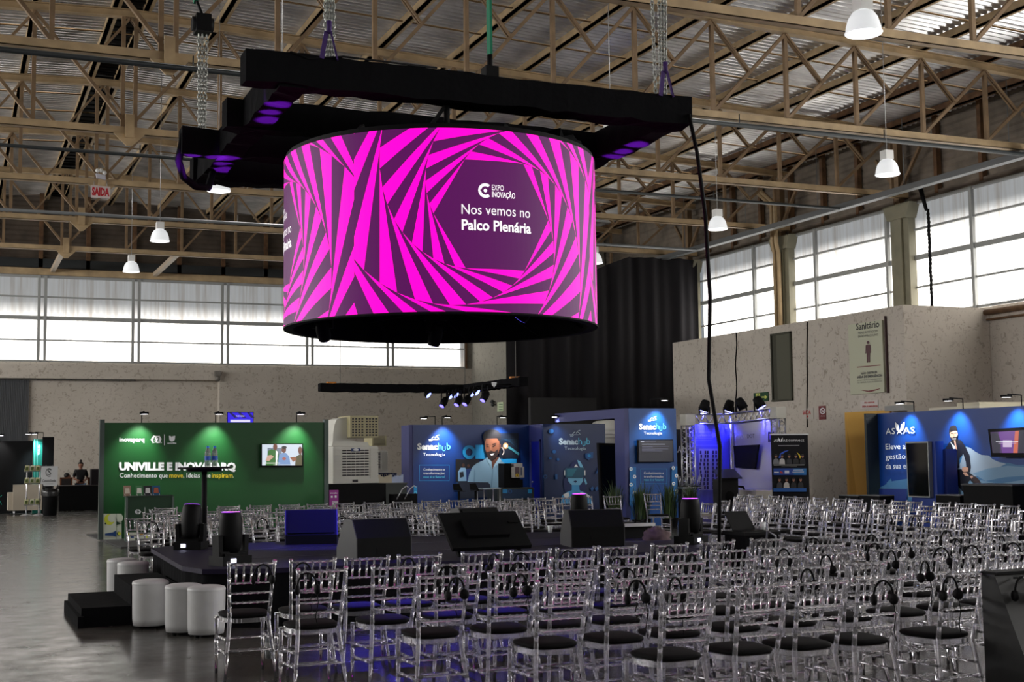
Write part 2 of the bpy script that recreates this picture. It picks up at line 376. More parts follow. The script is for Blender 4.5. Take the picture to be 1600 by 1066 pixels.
for ti, Y in enumerate((18.7, 24.7, 30.7, 36.7, 42.7, 48.7)):
    t = thing('roof_truss', 'long tan steel roof truss spanning the hall, %s counted from the camera' % ORD[ti], 'roof truss', (3.6, Y, CZ), 'steel trusses under the roof')
    x0, x1 = XL+.1, 26.0
    b = MB(); b.box((x0, Y-.1, CZ), (x1, Y-.085, CZ+.17)); b.box((x0, Y+.085, CZ), (x1, Y+.1, CZ+.17)); b.box((x0, Y-.1, CZ), (x1, Y+.1, CZ+.015))
    b.build('bottom_chord', M_STEEL, t)
    b = MB()
    for xa, xb in ((x0, 3.6), (3.6, x1)):
        b.bar((xa, Y, zt(xa)+.09), (xb, Y, zt(xb)+.09), .05, .18); b.bar((xa, Y, zt(xa)+.01), (xb, Y, zt(xb)+.01), .2, .02); b.bar((xa, Y, zt(xa)+.175), (xb, Y, zt(xb)+.175), .2, .02)
    b.build('top_chord', M_STEEL, t)
    b = MB(); b.prism([(3.25, Y-.14, CZ), (3.95, Y-.14, CZ), (3.66, Y-.14, CZ-.28), (3.54, Y-.14, CZ-.28)], (0, .05, 0)); b.box((3.5, Y-.2, CZ-.1), (3.7, Y-.14, CZ+.45)); b.build('gusset_plate', M_STEEL, t)
    for x in [3.46, 3.74]+XV+XVL:
        b = MB(); b.box((x-.045, Y-.045, CZ+.17), (x+.045, Y+.045, zt(x))); b.build('post', M_POST, t)
    for sgn, X in ((1, [3.6]+XV), (-1, [3.6]+XVL)):
        for i in range(len(X)-1):
            xa, xb = X[i], X[i+1]
            A = Vector((xa, Y, CZ+.17)); B = Vector((xb, Y, zt(xb)-.02)); C_ = (A+B)/2; D = Vector((xa, Y, zt(xa)-.02))
            b = MB(); b.bar(A, B, .07, .1, (0, 1, 0)); b.bar(D+Vector((0, .05, 0)), C_+Vector((0, .05, 0)), .045, .045, (0, 1, 0)); b.bar(D-Vector((0, .05, 0)), C_-Vector((0, .05, 0)), .045, .045, (0, 1, 0))
            b.build('brace', M_POST, t)
for i, x in enumerate((3.55, 7.5, 14.6, -3.6)):
    b = MB(); b.bar((x, 48.8, CZ+.08), (x, YB-.1, CZ+.08), .16, .16)
    tag(b.build('tie_beam', mat('pale_steel', srgb(176, 160, 140), .5), off=(x, 48.8, CZ)), ['pale steel tie under the ridge posts, reaching the back wall', 'pale steel tie to the back wall, next right of the ridge one', 'pale steel tie to the back wall behind the round screen', 'pale steel tie to the back wall, far left'][i], 'beam', 'ties to the back wall')
# pipes and cable tray under the roof
for i, (y, z, xa, xb, m, r) in enumerate(((24.3, 9.0, XL, 24.4, M_PIPE, .055), (31.8, 9.0, XL, 24.4, M_PIPE, .045), (40.1, 9.0, XL, 24.4, M_PIPEG, .05))):
    b = MB(); b.rod((xa, y, z), (xb, y, z), r, 8)
    for x in range(-16, 24, 4): b.rod((x, y, z), (x, y, z+.25), .015, 5)
    tag(b.build('sprinkler_pipe', m, off=(xa, y, z)), 'long thin pipe slung below the trusses, %s of three from the camera' % ORD[i], 'pipe', 'pipes under the trusses')
b = MB(); b.box((24.38, 8, 8.98), (24.62, 44, 9.02)); b.box((24.38, 8, 9.02), (24.4, 44, 9.14)); b.box((24.6, 8, 9.02), (24.62, 44, 9.14))
for k in range(9): b.rod((24.5, 9+4*k, 9.1), (24.5, 9+4*k, 11.1), .012, 5)
tag(b.build('cable_tray', mat('grey_tray', srgb(110, 113, 115), .4, metal=.3), off=(24.5, 20, 9)), 'long grey cable tray hung along the right-hand windows', 'cable tray')
# columns of the right wall
M_COL = mat('greenish_column_paint', srgb(128, 124, 104), .6, noise=.12, nscale=2)
for i, y in enumerate((43.05, 36.95, 30.9, 24.9, 18.9, 12.9)):
    b = MB(); z0 = 5.6 if i in (1, 2) else 0
    b.box((25.78, y-.16, z0), (25.9, y+.16, 8.75)); b.box((25.86, y-.4, z0), (26.12, y+.4, 8.6))
    b.prism([(25.75, y-.42, 8.6), (25.75, y+.42, 8.6), (25.75, y+.6, 9.05), (25.75, y-.6, 9.05)], (.4, 0, 0))
    o = b.build('column', M_COL, off=(26, y, z0)); o['kind'] = 'structure'
    p = MB(); p.bar((25.9, y, 9.05), (25.9, y, zt(25.9)), .2, .2); p.bar((25.9, y, 9.4), (25.9, y-1.0, 10.6), .09); p.bar((25.9, y, 9.4), (25.9, y+1.0, 10.6), .09); p.build('post', M_POST, o, kind='structure')
t = thing('downpipe', 'pair of tan rainwater pipes with a kink on the middle wall column', 'pipe', (25.6, 36.9, 5.6))
for k in (0, 1):
    yy = 37.05-.22*k; b = MB(); b.rings([(25.66, yy, 5.62), (25.66, yy, 8.45), (25.5, yy-.12, 8.75), (25.5, yy-.12, 10.1), (25.2, yy+.25, 10.6)], .075, 10); b.build('pipe', M_STEEL, t)
t = thing('conduit', 'black corrugated hose hanging down beside the right-hand windows', 'hose', (25.6, 29.3, 5.8))
b = MB(); pts = [(25.55, 29.55, 9.25), (25.6, 29.4, 8.6)]+[(25.62, 29.35+.008*math.sin(i*.7), 8.6-.06*i) for i in range(51)]
b.rings(pts, [.07, .05]+[.035 if i % 2 else .05 for i in range(51)], 6); b.build('hose', M_BLACK, t)
# high-bay lamps
M_BELL = mat('lit_glass_bell', (.8, .8, .8), .3, emit=(.93, .97, 1), es=.2)
M_BULB = glow('lamp_core', (.95, .98, 1), 5)
where = {(11.57, 14.41): 'large glass bell lamp hanging at the top right', (18.03, 21.85): 'glass bell lamp hanging above the right-hand windows, biggest but one',
 (18.21, 28.81): 'glass bell lamp hanging right of the round screen and black cable', (5.04, 35.74): 'bright glass bell lamp at upper left of the nearer pair over the back windows',
 (5.05, 41.91): 'small glass bell lamp just above the back windows', (5.21, 28.21): 'glass bell lamp peeping below the black lighting frame, left of the screen',
 (11.5, 21.9): 'bright glass bell lamp half hidden behind the right beam of the frame', (5.1, 21.8): 'glass bell lamp hidden behind the front corner of the black frame',
 (18.1, 35.7): 'glass bell lamp at the right edge of the round screen'}
b0 = None
for (x, y), lab in where.items():
    z = 7.68 if y < 30 else 7.75
    t = thing('high_bay_lamp', lab, 'ceiling lamp', (x, y, z), 'glass bell lamps under the roof')
    b = MB(); b.lathe((x, y, z-.16), [(.25, 0), (.265, .015), (.25, .03), (.235, .12), (.205, .22), (.15, .3), (.095, .33)], 20); b.build('shade', M_BELL, t)
    b = MB(); b.ball((x, y, z+.05), .09); b.build('bulb', M_BULB, t)
    b = MB(); b.box((x-.1, y-.1, z+.17), (x+.1, y+.1, z+.36)); b.build('housing', M_WHITE, t)
    b = MB(); b.rod((x, y, z+.36), (x, y, zt(x)+.41), .008, 6); b.build('hanger', M_GALV, t)
# ------------------------------------------------------------------ round LED screen
SC = Vector((5.73, 15.65, 3.35)); SR, SH = 1.99, 2.11
M_MAG = mat('screen_magenta', (.012, .0, .01), .5, spec=.15, emit=(1.0, .0, .5), es=.56)
M_PUR = mat('screen_purple', (.03, .025, .03), .5, spec=.2, emit=(.085, .0, .085), es=.42)
M_SWH = mat('screen_white', (.3, .3, .3), .4, emit=(1, .97, .98), es=.4)
M_CYA = mat('screen_cyan', (.1, .2, .2), .4, emit=(0, .6, .7), es=1.0)
VAZ = math.atan2(-SC.y, -SC.x)                      # from the drum towards the camera
def clip_poly(p, f):                                # keep the side where f >= 0
    out = []
    for i in range(len(p)):
        a, c = p[i], p[(i+1) % len(p)]; fa, fc = f(a), f(c)
        if fa >= 0: out.append(a)
        if (fa >= 0) != (fc >= 0):
            t = fa/(fa-fc); out.append((a[0]+(c[0]-a[0])*t, a[1]+(c[1]-a[1])*t))
    return out
def bend(mb, poly, r, step=.07):                    # flat (arc length, height) polygon wrapped on the drum
    a = min(q[0] for q in poly); c = max(q[0] for q in poly); k0 = math.floor(a/step); k1 = math.ceil(c/step)
    for k in range(k0, k1):
        p = clip_poly(poly, lambda q: q[0]-k*step); 
        if len(p) > 2: p = clip_poly(p, lambda q: (k+1)*step-q[0])
        if len(p) < 3: continue
        pts = []
        for s, z in p:
            th = VAZ+s/SR; pts.append((SC.x+r*math.cos(th), SC.y+r*math.sin(th), SC.z+z))
        mb.poly(pts)
drum = thing('led_screen', 'round hanging screen with a magenta and purple twisted hexagon pattern', 'screen', (SC.x, SC.y, SC.z))
b = MB()
PER = math.radians(97)*SR; CEN0 = math.radians(18.5)*SR; HEXZ = 1.12; R0 = .725; DL = math.radians(8.2)
for pc in (-1, 0, 1):
    cx = CEN0+pc*PER; lo = cx-PER/2; hi = cx+PER/2
    if pc == 1: hi = VAZ*0+ (2*PI*SR-(PER*1.5-CEN0)) if False else hi
    def inside(p):
        p = clip_poly(p, lambda q: q[0]-lo)
        if len(p) > 2: p = clip_poly(p, lambda q: hi-q[0])
        if len(p) > 2: p = clip_poly(p, lambda q: q[1])
        if len(p) > 2: p = clip_poly(p, lambda q: SH-q[1])
        return p
    hx = lambda R, ro: [(cx+R*math.cos(PI/3*i+ro), HEXZ+R*math.sin(PI/3*i+ro)) for i in range(6)]
    R, ro = R0, 0.0
    b.m = 1; bend(b, hx(R, ro), SR)
    for k in range(24):
        R2 = R*math.cos(PI/6-DL)/math.cos(PI/6); ro2 = ro-DL
        inn, out = hx(R, ro), hx(R2, ro2)
        b.m = 0 if k % 2 == 0 else 1
        for i in range(6):                          # thin triangles left over between two turned hexagons
            for tri in ([inn[i], out[(i+1) % 6], inn[(i+1) % 6]],):
                p = inside(tri)
                if len(p) > 2: bend(b, p, SR)
        R, ro = R2, ro2
    b.m = 2
    for s, x0, x1, z, h, bo in (('Nos vemos no', -.405, .445, 1.115, .115, 0.0), ('Palco Plenária', -.405, .455, .935, .115, .025), ('EXPO', -.045, .1, 1.405, .062, 0), ('INOVAÇÃO', -.045, .245, 1.325, .062, .02)):
        vs, fs = text_fit(s, cx+x0, cx+x1, h, bo)
        for f in fs: bend(b, [(vs[i][0], vs[i][1]+z) for i in f], SR+.004, .07)
    # round emblem: open ring with a dot
    def arc(r0, r1, a0, a1, n=8, ox=-.125, oz=1.395):
        for i in range(n):
            t0 = math.radians(a0+(a1-a0)*i/n); t1 = math.radians(a0+(a1-a0)*(i+1)/n)
            bend(b, [(cx+ox+r*math.cos(t), oz+r*math.sin(t)) for r, t in ((r0, t0), (r1, t0), (r1, t1), (r0, t1))], SR+.004)
    arc(.05, .085, 50, 170); arc(.05, .085, 190, 310); arc(0, .022, 0, 360); arc(.06, .085, 172, 188, 2)
b.m = 1                                             # dark strip closing the rest of the drum at the back
s1 = CEN0+1.5*PER; s0 = CEN0-1.5*PER+2*PI*SR
if s0 > s1: bend(b, [(s1, 0), (s0, 0), (s0, SH), (s1, SH)], SR)
b.build('screen_skin', [M_MAG, M_PUR, M_SWH], drum)
def ring(mb, z0, z1, ra, rb, n=96):
    vs = []
    for k in range(n):
        t = 2*PI*k/n
        for r, z in ((ra, z0), (rb, z0), (rb, z1), (ra, z1)): vs.append((SC.x+r*math.cos(t), SC.y+r*math.sin(t), SC.z+z))
    mb.add(vs, [(k*4+j, ((k+1) % n)*4+j, ((k+1) % n)*4+(j+1) % 4, k*4+(j+1) % 4) for k in range(n) for j in range(4)])
b = MB(); ring(b, -.02, .0, SR-.12, SR+.006); ring(b, .0, SH, SR-.10, SR-.05); b.build('back_shell', M_BLACK, drum)
b = MB(); ring(b, SH, SH+.06, SR-.2, SR-.02)
for k in range(12):
    t = 2*PI*k/12+.13; b.bar((SC.x+(SR-.1)*math.cos(t), SC.y+(SR-.1)*math.sin(t), SC.z+SH), (SC.x+(SR-.3)*math.cos(t), SC.y+(SR-.3)*math.sin(t), 5.62), .05)
b.build('top_ring', M_BLACK, drum)
b = MB(); rc = random.Random(2); pts = []
for k in range(14):
    t_ = -1.05+.085*k; pts.append((SC.x+(SR-.12)*math.cos(t_), SC.y+(SR-.12)*math.sin(t_)))
b.smooth = True; b.add([(x, y, 5.44) for x, y in pts]+[(x+rc.uniform(-.03, .03), y, 5.62+rc.uniform(-.04, .05)) for x, y in pts]+[(x-.25, y+.1, 5.6+rc.uniform(-.04, .04)) for x, y in pts], [(k+a*14, k+1+a*14, k+15+a*14, k+14+a*14) for a in (0, 1) for k in range(13)]); b.build('cloth_cover', M_CLOTH, drum)
b = MB()
for k in range(6):
    t = PI*k/6+.2; b.bar((SC.x+(SR-.1)*math.cos(t), SC.y+(SR-.1)*math.sin(t), 3.62), (SC.x-(SR-.1)*math.cos(t), SC.y-(SR-.1)*math.sin(t), 3.62), .05)
for k in range(10):
    t = 2*PI*k/10+.4; b.bar((SC.x+(SR-.15)*math.cos(t), SC.y+(SR-.15)*math.sin(t), 3.38), (SC.x+(SR-.5)*math.cos(t+.2), SC.y+(SR-.5)*math.sin(t+.2), 3.7), .04)
n = 48; b.add([(SC.x+(SR-.11)*math.cos(2*PI*k/n), SC.y+(SR-.11)*math.sin(2*PI*k/n), 3.85) for k in range(n)], [tuple(range(n))])
b.build('inner_frame', M_BLACK, drum)
# ------------------------------------------------------------------ black lighting frame above the screen
FZ0, FZ1 = 5.78, 6.13
def wrapped(mb, p, q, wd=.31, seed=0, n=26):        # a truss wrapped in black cloth: slightly sagging box
    p = Vector(p); q = Vector(q); d = (q-p).normalized(); a = d.cross(Vector((0,0,1))).normalized(); rnd = random.Random(seed)
    vs = []
    for i in range(n+1):
        c = p+(q-p)*(i/n); e = lambda s: rnd.uniform(-s, s)
        for sx, sz in ((-1, 0), (1, 0), (1, 1), (-1, 1)):
            vs.append(c+a*(sx*wd/2+e(.012))+Vector((0, 0, (FZ1 if sz else FZ0)+(e(.012) if sz else e(.022)))) - Vector((0, 0, c.z)))
    fs = [(i*4+j, i*4+(j+1) % 4, (i+1)*4+(j+1) % 4, (i+1)*4+j) for i in range(n) for j in range(4)]
    mb.add(vs, fs+[(3, 2, 1, 0), tuple(n*4+k for k in range(4))])
fr = thing('lighting_frame', 'square hanging truss frame wrapped in black cloth above the round screen', 'lighting frame', (5.6, 15.9, FZ0))
for i, (p, q) in enumerate((((2.82, 13.9, 0), (8.36, 13.9, 0)), ((3.0, 15.9, 0), (8.2, 15.9, 0)), ((2.72, 17.5, 0), (8.2, 17.5, 0)), ((3.15, 19.2, 0), (8.3, 19.2, 0)), ((3.36, 13.8, 0), (3.36, 19.3, 0)), ((8.2, 13.8, 0), (8.2, 19.3, 0)))):
    b = MB(); wrapped(b, p, q, seed=i); b.build('beam', M_CLOTH, fr)
for i, (x, y) in enumerate(((4.4, 15.9), (5.2, 13.97), (7.2, 15.9), (5.73, 17.5))):
    b = MB(); b.rod((x, y, 5.5), (x, y, FZ0+.05), .035, 6); b.bar((x-.2, y, 5.52), (x, y, 5.8), .04); b.build('hanger', M_BLACK, fr)
b = MB(); b.rings([(2.76, 17.45, 6.05), (2.7, 17.5, 5.7), (2.78, 17.6, 5.5), (2.98, 17.8, 5.42), (3.2, 18.1, 5.48), (3.32, 18.4, 5.79)], .05, 8); b.build('cable_loop', M_CLOTH, fr)
b = MB(); b.rings([(3.3, 13.74, 6.14), (3.5, 13.73, 6.08), (3.9, 13.74, 6.15), (5.0, 13.74, 6.14)], .012, 5); b.build('cable', M_BLACK, fr)
def chain(name, label, p, q, n=46, r=.03, parent=None):
    p = Vector(p); q = Vector(q); b = MB()
    for k in range(n):
        c = p+(q-p)*((k+.5)/n); l = (q-p).length/n*.72; pts = []
        ax = Vector((1, 0, 0)) if k % 2 else Vector((0, 1, 0)); dn = (q-p).normalized()
        for j in range(8):
            t = 2*PI*j/8; pts.append(c+ax*(r*.75*math.cos(t))+dn*(l*math.sin(t)))
        b.rings(pts, .0085, 4, closed=True)
    return b
M_CH = mat('chain_steel', (.42, .43, .40), .4, metal=.7)
def hoist(name_label, top, bot, chains, motor_z, strap=None, group='hoists of the black frame'):
    top = (top[0], top[1], zt(top[0])+.36); t = thing('chain_hoist', name_label, 'hoist', bot, group)
    x, y, z = bot
    for i, dx in enumerate(chains):
        chain('', '', (x+dx, y, motor_z), (x+dx*.6, y, z), int((motor_z-z)/.055), .028).build('chain', M_CH, t)
    b = MB(); b.cbox((x, y, motor_z+.14), (.2, .26, .24)); b.rod((x-.14, y, motor_z+.14), (x+.14, y, motor_z+.14), .1, 12); b.build('motor', M_BLACKG, t)
    if strap:
        tx, ty, tz = top; b = MB(); b.bar((x, y, motor_z+.26), (x-.1, y, motor_z+.5), .05, .03); b.build('hook', M_BLACK, t)
        b = MB(); b.bar((x-.1, y, motor_z+.45), (tx-.12, ty, tz), .03, .13, (0, 1, 0)); b.bar((x-.08, y, motor_z+.45), (tx+.1, ty, tz), .03, .1, (0, 1, 0)); b.build('strap', strap, t)
    else:
        tx, ty, tz = top; b = MB(); b.rod((x, y, motor_z+.2), top, .02, 6); b.build('hook', M_BLACK, t)
M_GRN = mat('green_sling', srgb(0, 120, 86), .7)
hoist('chain hoist on a green sling over the far left corner of the frame', (2.8, 18.6, 9.25), (3.0, 17.5, 6.13), (-.05, 0, .06), 7.45, M_GRN)
hoist('four chains of the hoist at the near left corner of the frame', (3.68, 13.9, 9.1), (3.78, 13.9, 6.13), (-.06, -.02, .03, .07), 8.3)
hoist('chains of the hoist at the right-hand front corner of the frame', (8.05, 13.9, 9.1), (8.0, 13.9, 6.13), (-.1, .02, .08, .13), 8.4)
t = thing('sling', 'green lifting sling with a black hook at the middle of the front beam', 'sling', (5.72, 13.9, 6.13), 'hoists of the black frame')
b = MB(); b.bar((5.72, 13.9, 6.42), (5.70, 13.9, zt(5.7)+.36), .03, .1, (0, 1, 0)); b.build('strap', M_GRN, t)
b = MB(); b.cbox((5.72, 13.9, 6.2), (.16, .16, .14)); b.rod((5.72, 13.9, 6.24), (5.72, 13.9, 6.42), .035, 8); b.build('hook', M_BLACK, t)
for i, (x, y) in enumerate(((3.74, 13.75), (8.0, 13.75))):
    b = MB(); b.bar((x-.09, y-.02, 6.1), (x-.03, y, 6.42), .05, .02); b.bar((x+.09, y-.02, 6.1), (x+.02, y, 6.42), .05, .02); b.rod((x, y, 6.4), (x, y, 6.54), .03, 8)
    tag(b.build('sling', mat('purple_sling', srgb(60, 30, 100), .7), off=(x, y, 6.1)), 'purple webbing sling at the %s front corner of the black frame' % ('left', 'right')[i], 'sling', 'purple slings of the frame')
cc = [(8.3, 13.72, 5.9), (8.33, 13.6, 5.4), (8.3, 13.4, 4.6), (8.35, 13.42, 3.6), (8.32, 13.45, 2.6), (8.42, 13.4, 1.8), (8.45, 13.5, 1.0), (8.5, 13.6, .66)]
b = MB(); b.rings(cc, .024, 8)
tag(b.build('power_cable', M_BLACK, off=(8.5, 13.6, .66)), 'thick black cable hanging from the frame down to the stage desk', 'cable')
# moving heads under the screen
def moving_head(name, label, loc, inv=False, h=.62, yaw=0, tilt=0, lens=None, group=None, s=1.0, cat='stage light'):
    t = thing(name, label, cat, loc, group); L = Vector(loc); k = -1 if inv else 1
    R = Matrix.Rotation(yaw, 3, 'Z'); P = lambda x, y, z: L+R@Vector((x*s, y*s, z*s*k))
    b = MB(); b.cbox(P(0, 0, .06), (.42*s, .34*s, .12*s), yaw); b.cbox(P(0, 0, .13), (.3*s, .24*s, .04*s), yaw); b.build('base', M_BLACKG, t)
    if not inv:
        b = MB(); b.cbox(P(-.06, -.175, .065), (.07*s, .01, .05*s), yaw); b.build('display', glow('fixture_display', (.75, .75, 1), 2.2), t)
    b = MB()
    for sx in (-1, 1): b.bar(P(sx*.18, 0, .12), P(sx*.19, 0, .38), .06*s, .16*s, R@Vector((0, 1, 0)))
    b.bar(P(-.19, 0, .15), P(.19, 0, .15), .18*s, .05*s); b.build('yoke', M_BLACKG, t)
    T = R @ Matrix.Rotation(tilt, 3, 'X'); c = P(0, 0, .38); ax = T@Vector((0, 0, k))
    b = MB(); b.lathe(c, [(.02, -.225*s), (.11*s, -.22*s), (.135*s, -.15*s), (.15*s, -.05*s), (.15*s, .06*s), (.145*s, .2*s), (.125*s, .28*s), (.12*s, .285*s)], 20, ax); hd = b.build('head', M_BLACKG, t)
    b = MB(); b.lathe(c, [(.02, .287*s), (.119*s, .286*s)], 20, ax); b.build('lens', lens or M_BLACKG, hd)
    if inv: b = MB(); b.rod(P(0, 0, 0), (L.x, L.y, 3.86), .03, 8); b.build('clamp', M_BLACK, t)
    return t
LENSP = glow('violet_lens', (.45, .05, 1), 3.0); LENSB = glow('blue_lens', (.12, .1, 1), 2.0)
for (x, y, ya, ti, lab) in ((5.98, 16.55, .3, .35, 'moving head lamp under the middle of the round screen'), (4.36, 16.35, -.5, .7, 'moving head lamp under the left half of the round screen'), (6.6, 14.9, .8, .6, 'moving head lamp under the right half of the round screen')):
    moving_head('moving_head_light', lab, (x, y, 3.62 if y > 15 else 3.8), True, yaw=ya, tilt=ti, lens=LENSB, group='lamps under the round screen', s=.62)
# ------------------------------------------------------------------ stage
ST = .6
M_CARPET = mat('stage_carpet', (.013, .009, .028), .6, spec=.15, bump=.15, bscale=60)
SP = [(2.3, 14.25), (2.42, 13.75), (2.95, 13.5), (4.2, 13.4), (7.4, 13.4), (8.4, 13.7), (8.75, 14.3), (8.75, 17.0), (8.5, 17.4), (7.9, 17.66), (3.2, 17.66), (2.64, 17.62), (2.4, 17.3)]
st = thing('stage', 'low eight-sided stage with dark carpet and black cloth skirt', 'stage', (5.6, 15.6, 0))
b = MB(); b.prism([(5.6+(x-5.6)*1.008, 15.6+(y-15.6)*1.014, ST-.05) for x, y in SP], (0, 0, .05)); b.build('stage_top', M_CARPET, st)
b = MB(); pl = []
for i in range(len(SP)):
    a = Vector((*SP[i], 0)); c = Vector((*SP[(i+1) % len(SP)], 0)); d = (c-a).normalized(); nn = Vector((d.y, -d.x, 0)); L = (c-a).length; n = max(2, int(L/.07))
    for k in range(n): pl.append(a+d*(L*k/n)+nn*(.012*math.sin(k*1.9)))
n = len(pl)
b.smooth = True; b.add([p+Vector((0, 0, .0)) for p in pl]+[p+Vector((0, 0, ST-.03)) for p in pl], [(k, (k+1) % n, n+(k+1) % n, n+k) for k in range(n)])
b.build('skirt', M_CLOTH, st)
b = MB(); z = ST+.003
for p, q in (((2.7, 14.9), (8.5, 15.0)), ((2.9, 16.3), (8.4, 16.35))): b.bar((*p, z), (*q, z), .02, .004)
b.build('seam_tape', mat('seam', (.05, .045, .075), .5), st)
t = thing('stage_steps', 'black carpeted two-tread steps at the left side of the stage', 'steps', (1.85, 15.2, 0))
b = MB(); b.box((1.28, 14.4, .0), (2.27, 16.1, .2)); b.build('lower_tread', M_CLOTH, t)
b = MB(); b.box((1.78, 14.45, .2), (2.27, 16.0, .4)); b.build('upper_tread', M_CLOTH, t)
b = MB(); b.box((1.24, 14.33, .0), (1.3, 16.12, .12)); b.build('edge_cover', M_CLOTH, t)
# stools
M_STOOL = mat('white_stool_vinyl', (.56, .56, .56), .5, noise=.04)
for i, (p, lab) in enumerate((((238, 984), 'white round stool nearest the black steps'), ((291, 994), 'middle one of three white round stools by the stage'), ((327, 998), 'white round stool behind the first clear chair'))):
    q = atZ(*p, 0); x, y = q.x, q.y+.17
    t = thing('stool', lab, 'stool', (x, y, 0), 'white round stools')
    b = MB(); b.lathe((x, y, 0), [(.15, .03), (.17, .032), (.178, .1), (.182, .4), (.182, .45)], 32); b.build('body', M_STOOL, t)
    b = MB(); b.lathe((x, y, 0), [(.184, .445), (.186, .455), (.178, .478), (.14, .49), (.06, .496), (.001, .497)], 32); b.build('seat', M_STOOL, t)
    for k in range(4): b = MB(); b.rod((x+.12*math.cos(k*PI/2+.6), y+.12*math.sin(k*PI/2+.6), 0), (x+.12*math.cos(k*PI/2+.6), y+.12*math.sin(k*PI/2+.6), .035), .018, 8); b.build('foot', M_BLACK, t)
for i, (x, y, lab) in enumerate(((2.08, 16.7, 'white round stool standing behind the steps, lower rim in front'), (2.02, 17.3, 'white round stool behind the steps, half hidden by another'))):
    t = thing('stool', lab, 'stool', (x, y, 0), 'white round stools')
    b = MB(); b.lathe((x, y, 0), [(.15, .03), (.17, .032), (.182, .1), (.186, .4), (.186, .45)], 32); b.build('body', M_STOOL, t)
    b = MB(); b.lathe((x, y, 0), [(.188, .445), (.19, .455), (.182, .478), (.14, .49), (.06, .496), (.001, .497)], 32); b.build('seat', M_STOOL, t)
    for k in range(4): b = MB(); b.rod((x+.12*math.cos(k*PI/2+.6), y+.12*math.sin(k*PI/2+.6), 0), (x+.12*math.cos(k*PI/2+.6), y+.12*math.sin(k*PI/2+.6), .035), .018, 8); b.build('foot', M_BLACK, t)
# moving heads on the stage
h1 = moving_head('moving_head_light', 'black moving head lamp at the near left corner of the stage', (2.76, 14.12, ST), yaw=.35, s=.84, lens=LENSP, group='moving heads on the stage')
h2 = moving_head('moving_head_light', 'black moving head lamp with violet lens beside the tall table', (2.8, 16.85, ST), yaw=-.5, s=.84, tilt=-.12, lens=LENSP, group='moving heads on the stage')
h3 = moving_head('moving_head_light', 'black moving head lamp at the far side, behind the right-hand monitor', (8.35, 17.1, ST), yaw=.2, s=.84, lens=LENSP, group='moving heads on the stage')
h4 = moving_head('moving_head_light', 'black moving head lamp at the right corner of the stage, by the cable', (8.5, 14.25, ST), yaw=.5, s=.84, lens=LENSP, group='moving heads on the stage')
# stage monitors: wedge cabinets
def wedge(label, x, y, rz, wd=.62, dp=.5, ht=.4, grille=True):
    t = thing('stage_monitor', label, 'loudspeaker', (x, y, ST), 'wedge monitors on the stage'); t.rotation_euler.z = rz
    pr = [(-dp/2, 0), (dp/2, 0), (dp/2, ht*.28), (dp*.1, ht), (-dp*.28, ht), (-dp/2, ht*.55)]   # (y, z); the front slopes to +y
    b = MB(); b.prism([(-wd/2, yy, zz) for yy, zz in pr], (wd, 0, 0)); o = b.build('cabinet', M_BLACKG, None); o.parent = t
    g = MB(); A = Vector((0, dp/2, ht*.28)); B_ = Vector((0, dp*.1, ht)); nn = Vector((0, (B_.z-A.z), -(B_.y-A.y))).normalized()*.008; e = (B_-A)
    g.prism([Vector((sx*(wd/2-.03), 0, 0))+A+e*k+nn for sx, k in ((-1, .06), (1, .06), (1, .94), (-1, .94))], nn); o = g.build('grille', M_BLACK); o.parent = t
    hd = MB(); hd.box((-.09, -dp/2-.004, ht*.16), (.09, -dp/2+.002, ht*.3)); hd.box((-.05, -dp/2-.006, ht*.05), (.05, -dp/2, ht*.12)); o = hd.build('handle', M_BLACK); o.parent = t
    for sx in (-1, 1):
        c = MB(); c.prism([(sx*(wd/2), yy, zz) for yy, zz in pr], (sx*.012, 0, 0)); o = c.build('side_cheek', mat('grey_black_plastic', (.03, .03, .033), .5)); o.parent = t
    return t
wedge('far left black wedge monitor, its sloping front lit blue', 4.42, 17.15, PI-.25, .66, .55, .44)
wedge('black wedge monitor left of the big tilted screen, seen from behind', 4.36, 14.15, .12, .64, .56, .44)
wedge('black wedge monitor at the far edge, behind the tilted screen', 6.75, 17.1, PI+.2, .62, .5, .4)
wedge('black wedge monitor on the right, with a small white mark', 7.35, 14.7, -.2, .66, .56, .44)
t = thing('floor_screen', 'large flat screen lying tilted at the front of the stage, seen from behind', 'screen', (5.62, 13.95, ST))
b = MB(); Rt = Matrix.Rotation(math.radians(-52), 3, 'X'); c = Vector((5.62, 13.98, ST+.27))
b.cbox(c, (.96, .05, .6), 0, Rt); b.build('panel', M_BLACK, t)
b = MB(); b.cbox(c+Rt@Vector((0, -.045, 0)), (.5, .05, .3), 0, Rt); b.cbox(c+Rt@Vector((.38, -.03, .1)), (.12, .02, .03), 0, Rt); b.build('back_cover', M_BLACKG, t)
b = MB(); b.cbox(c+Rt@Vector((0, .027, 0)), (.92, .004, .56), 0, Rt); b.build('glass', mat('screen_off', (.004, .004, .005), .08), t)
for sx in (-1, 1): b = MB(); b.bar((5.62+sx*.36, 13.8, ST), (5.62+sx*.36, 14.15, ST+.3), .05); b.build('leg', M_BLACK, t)
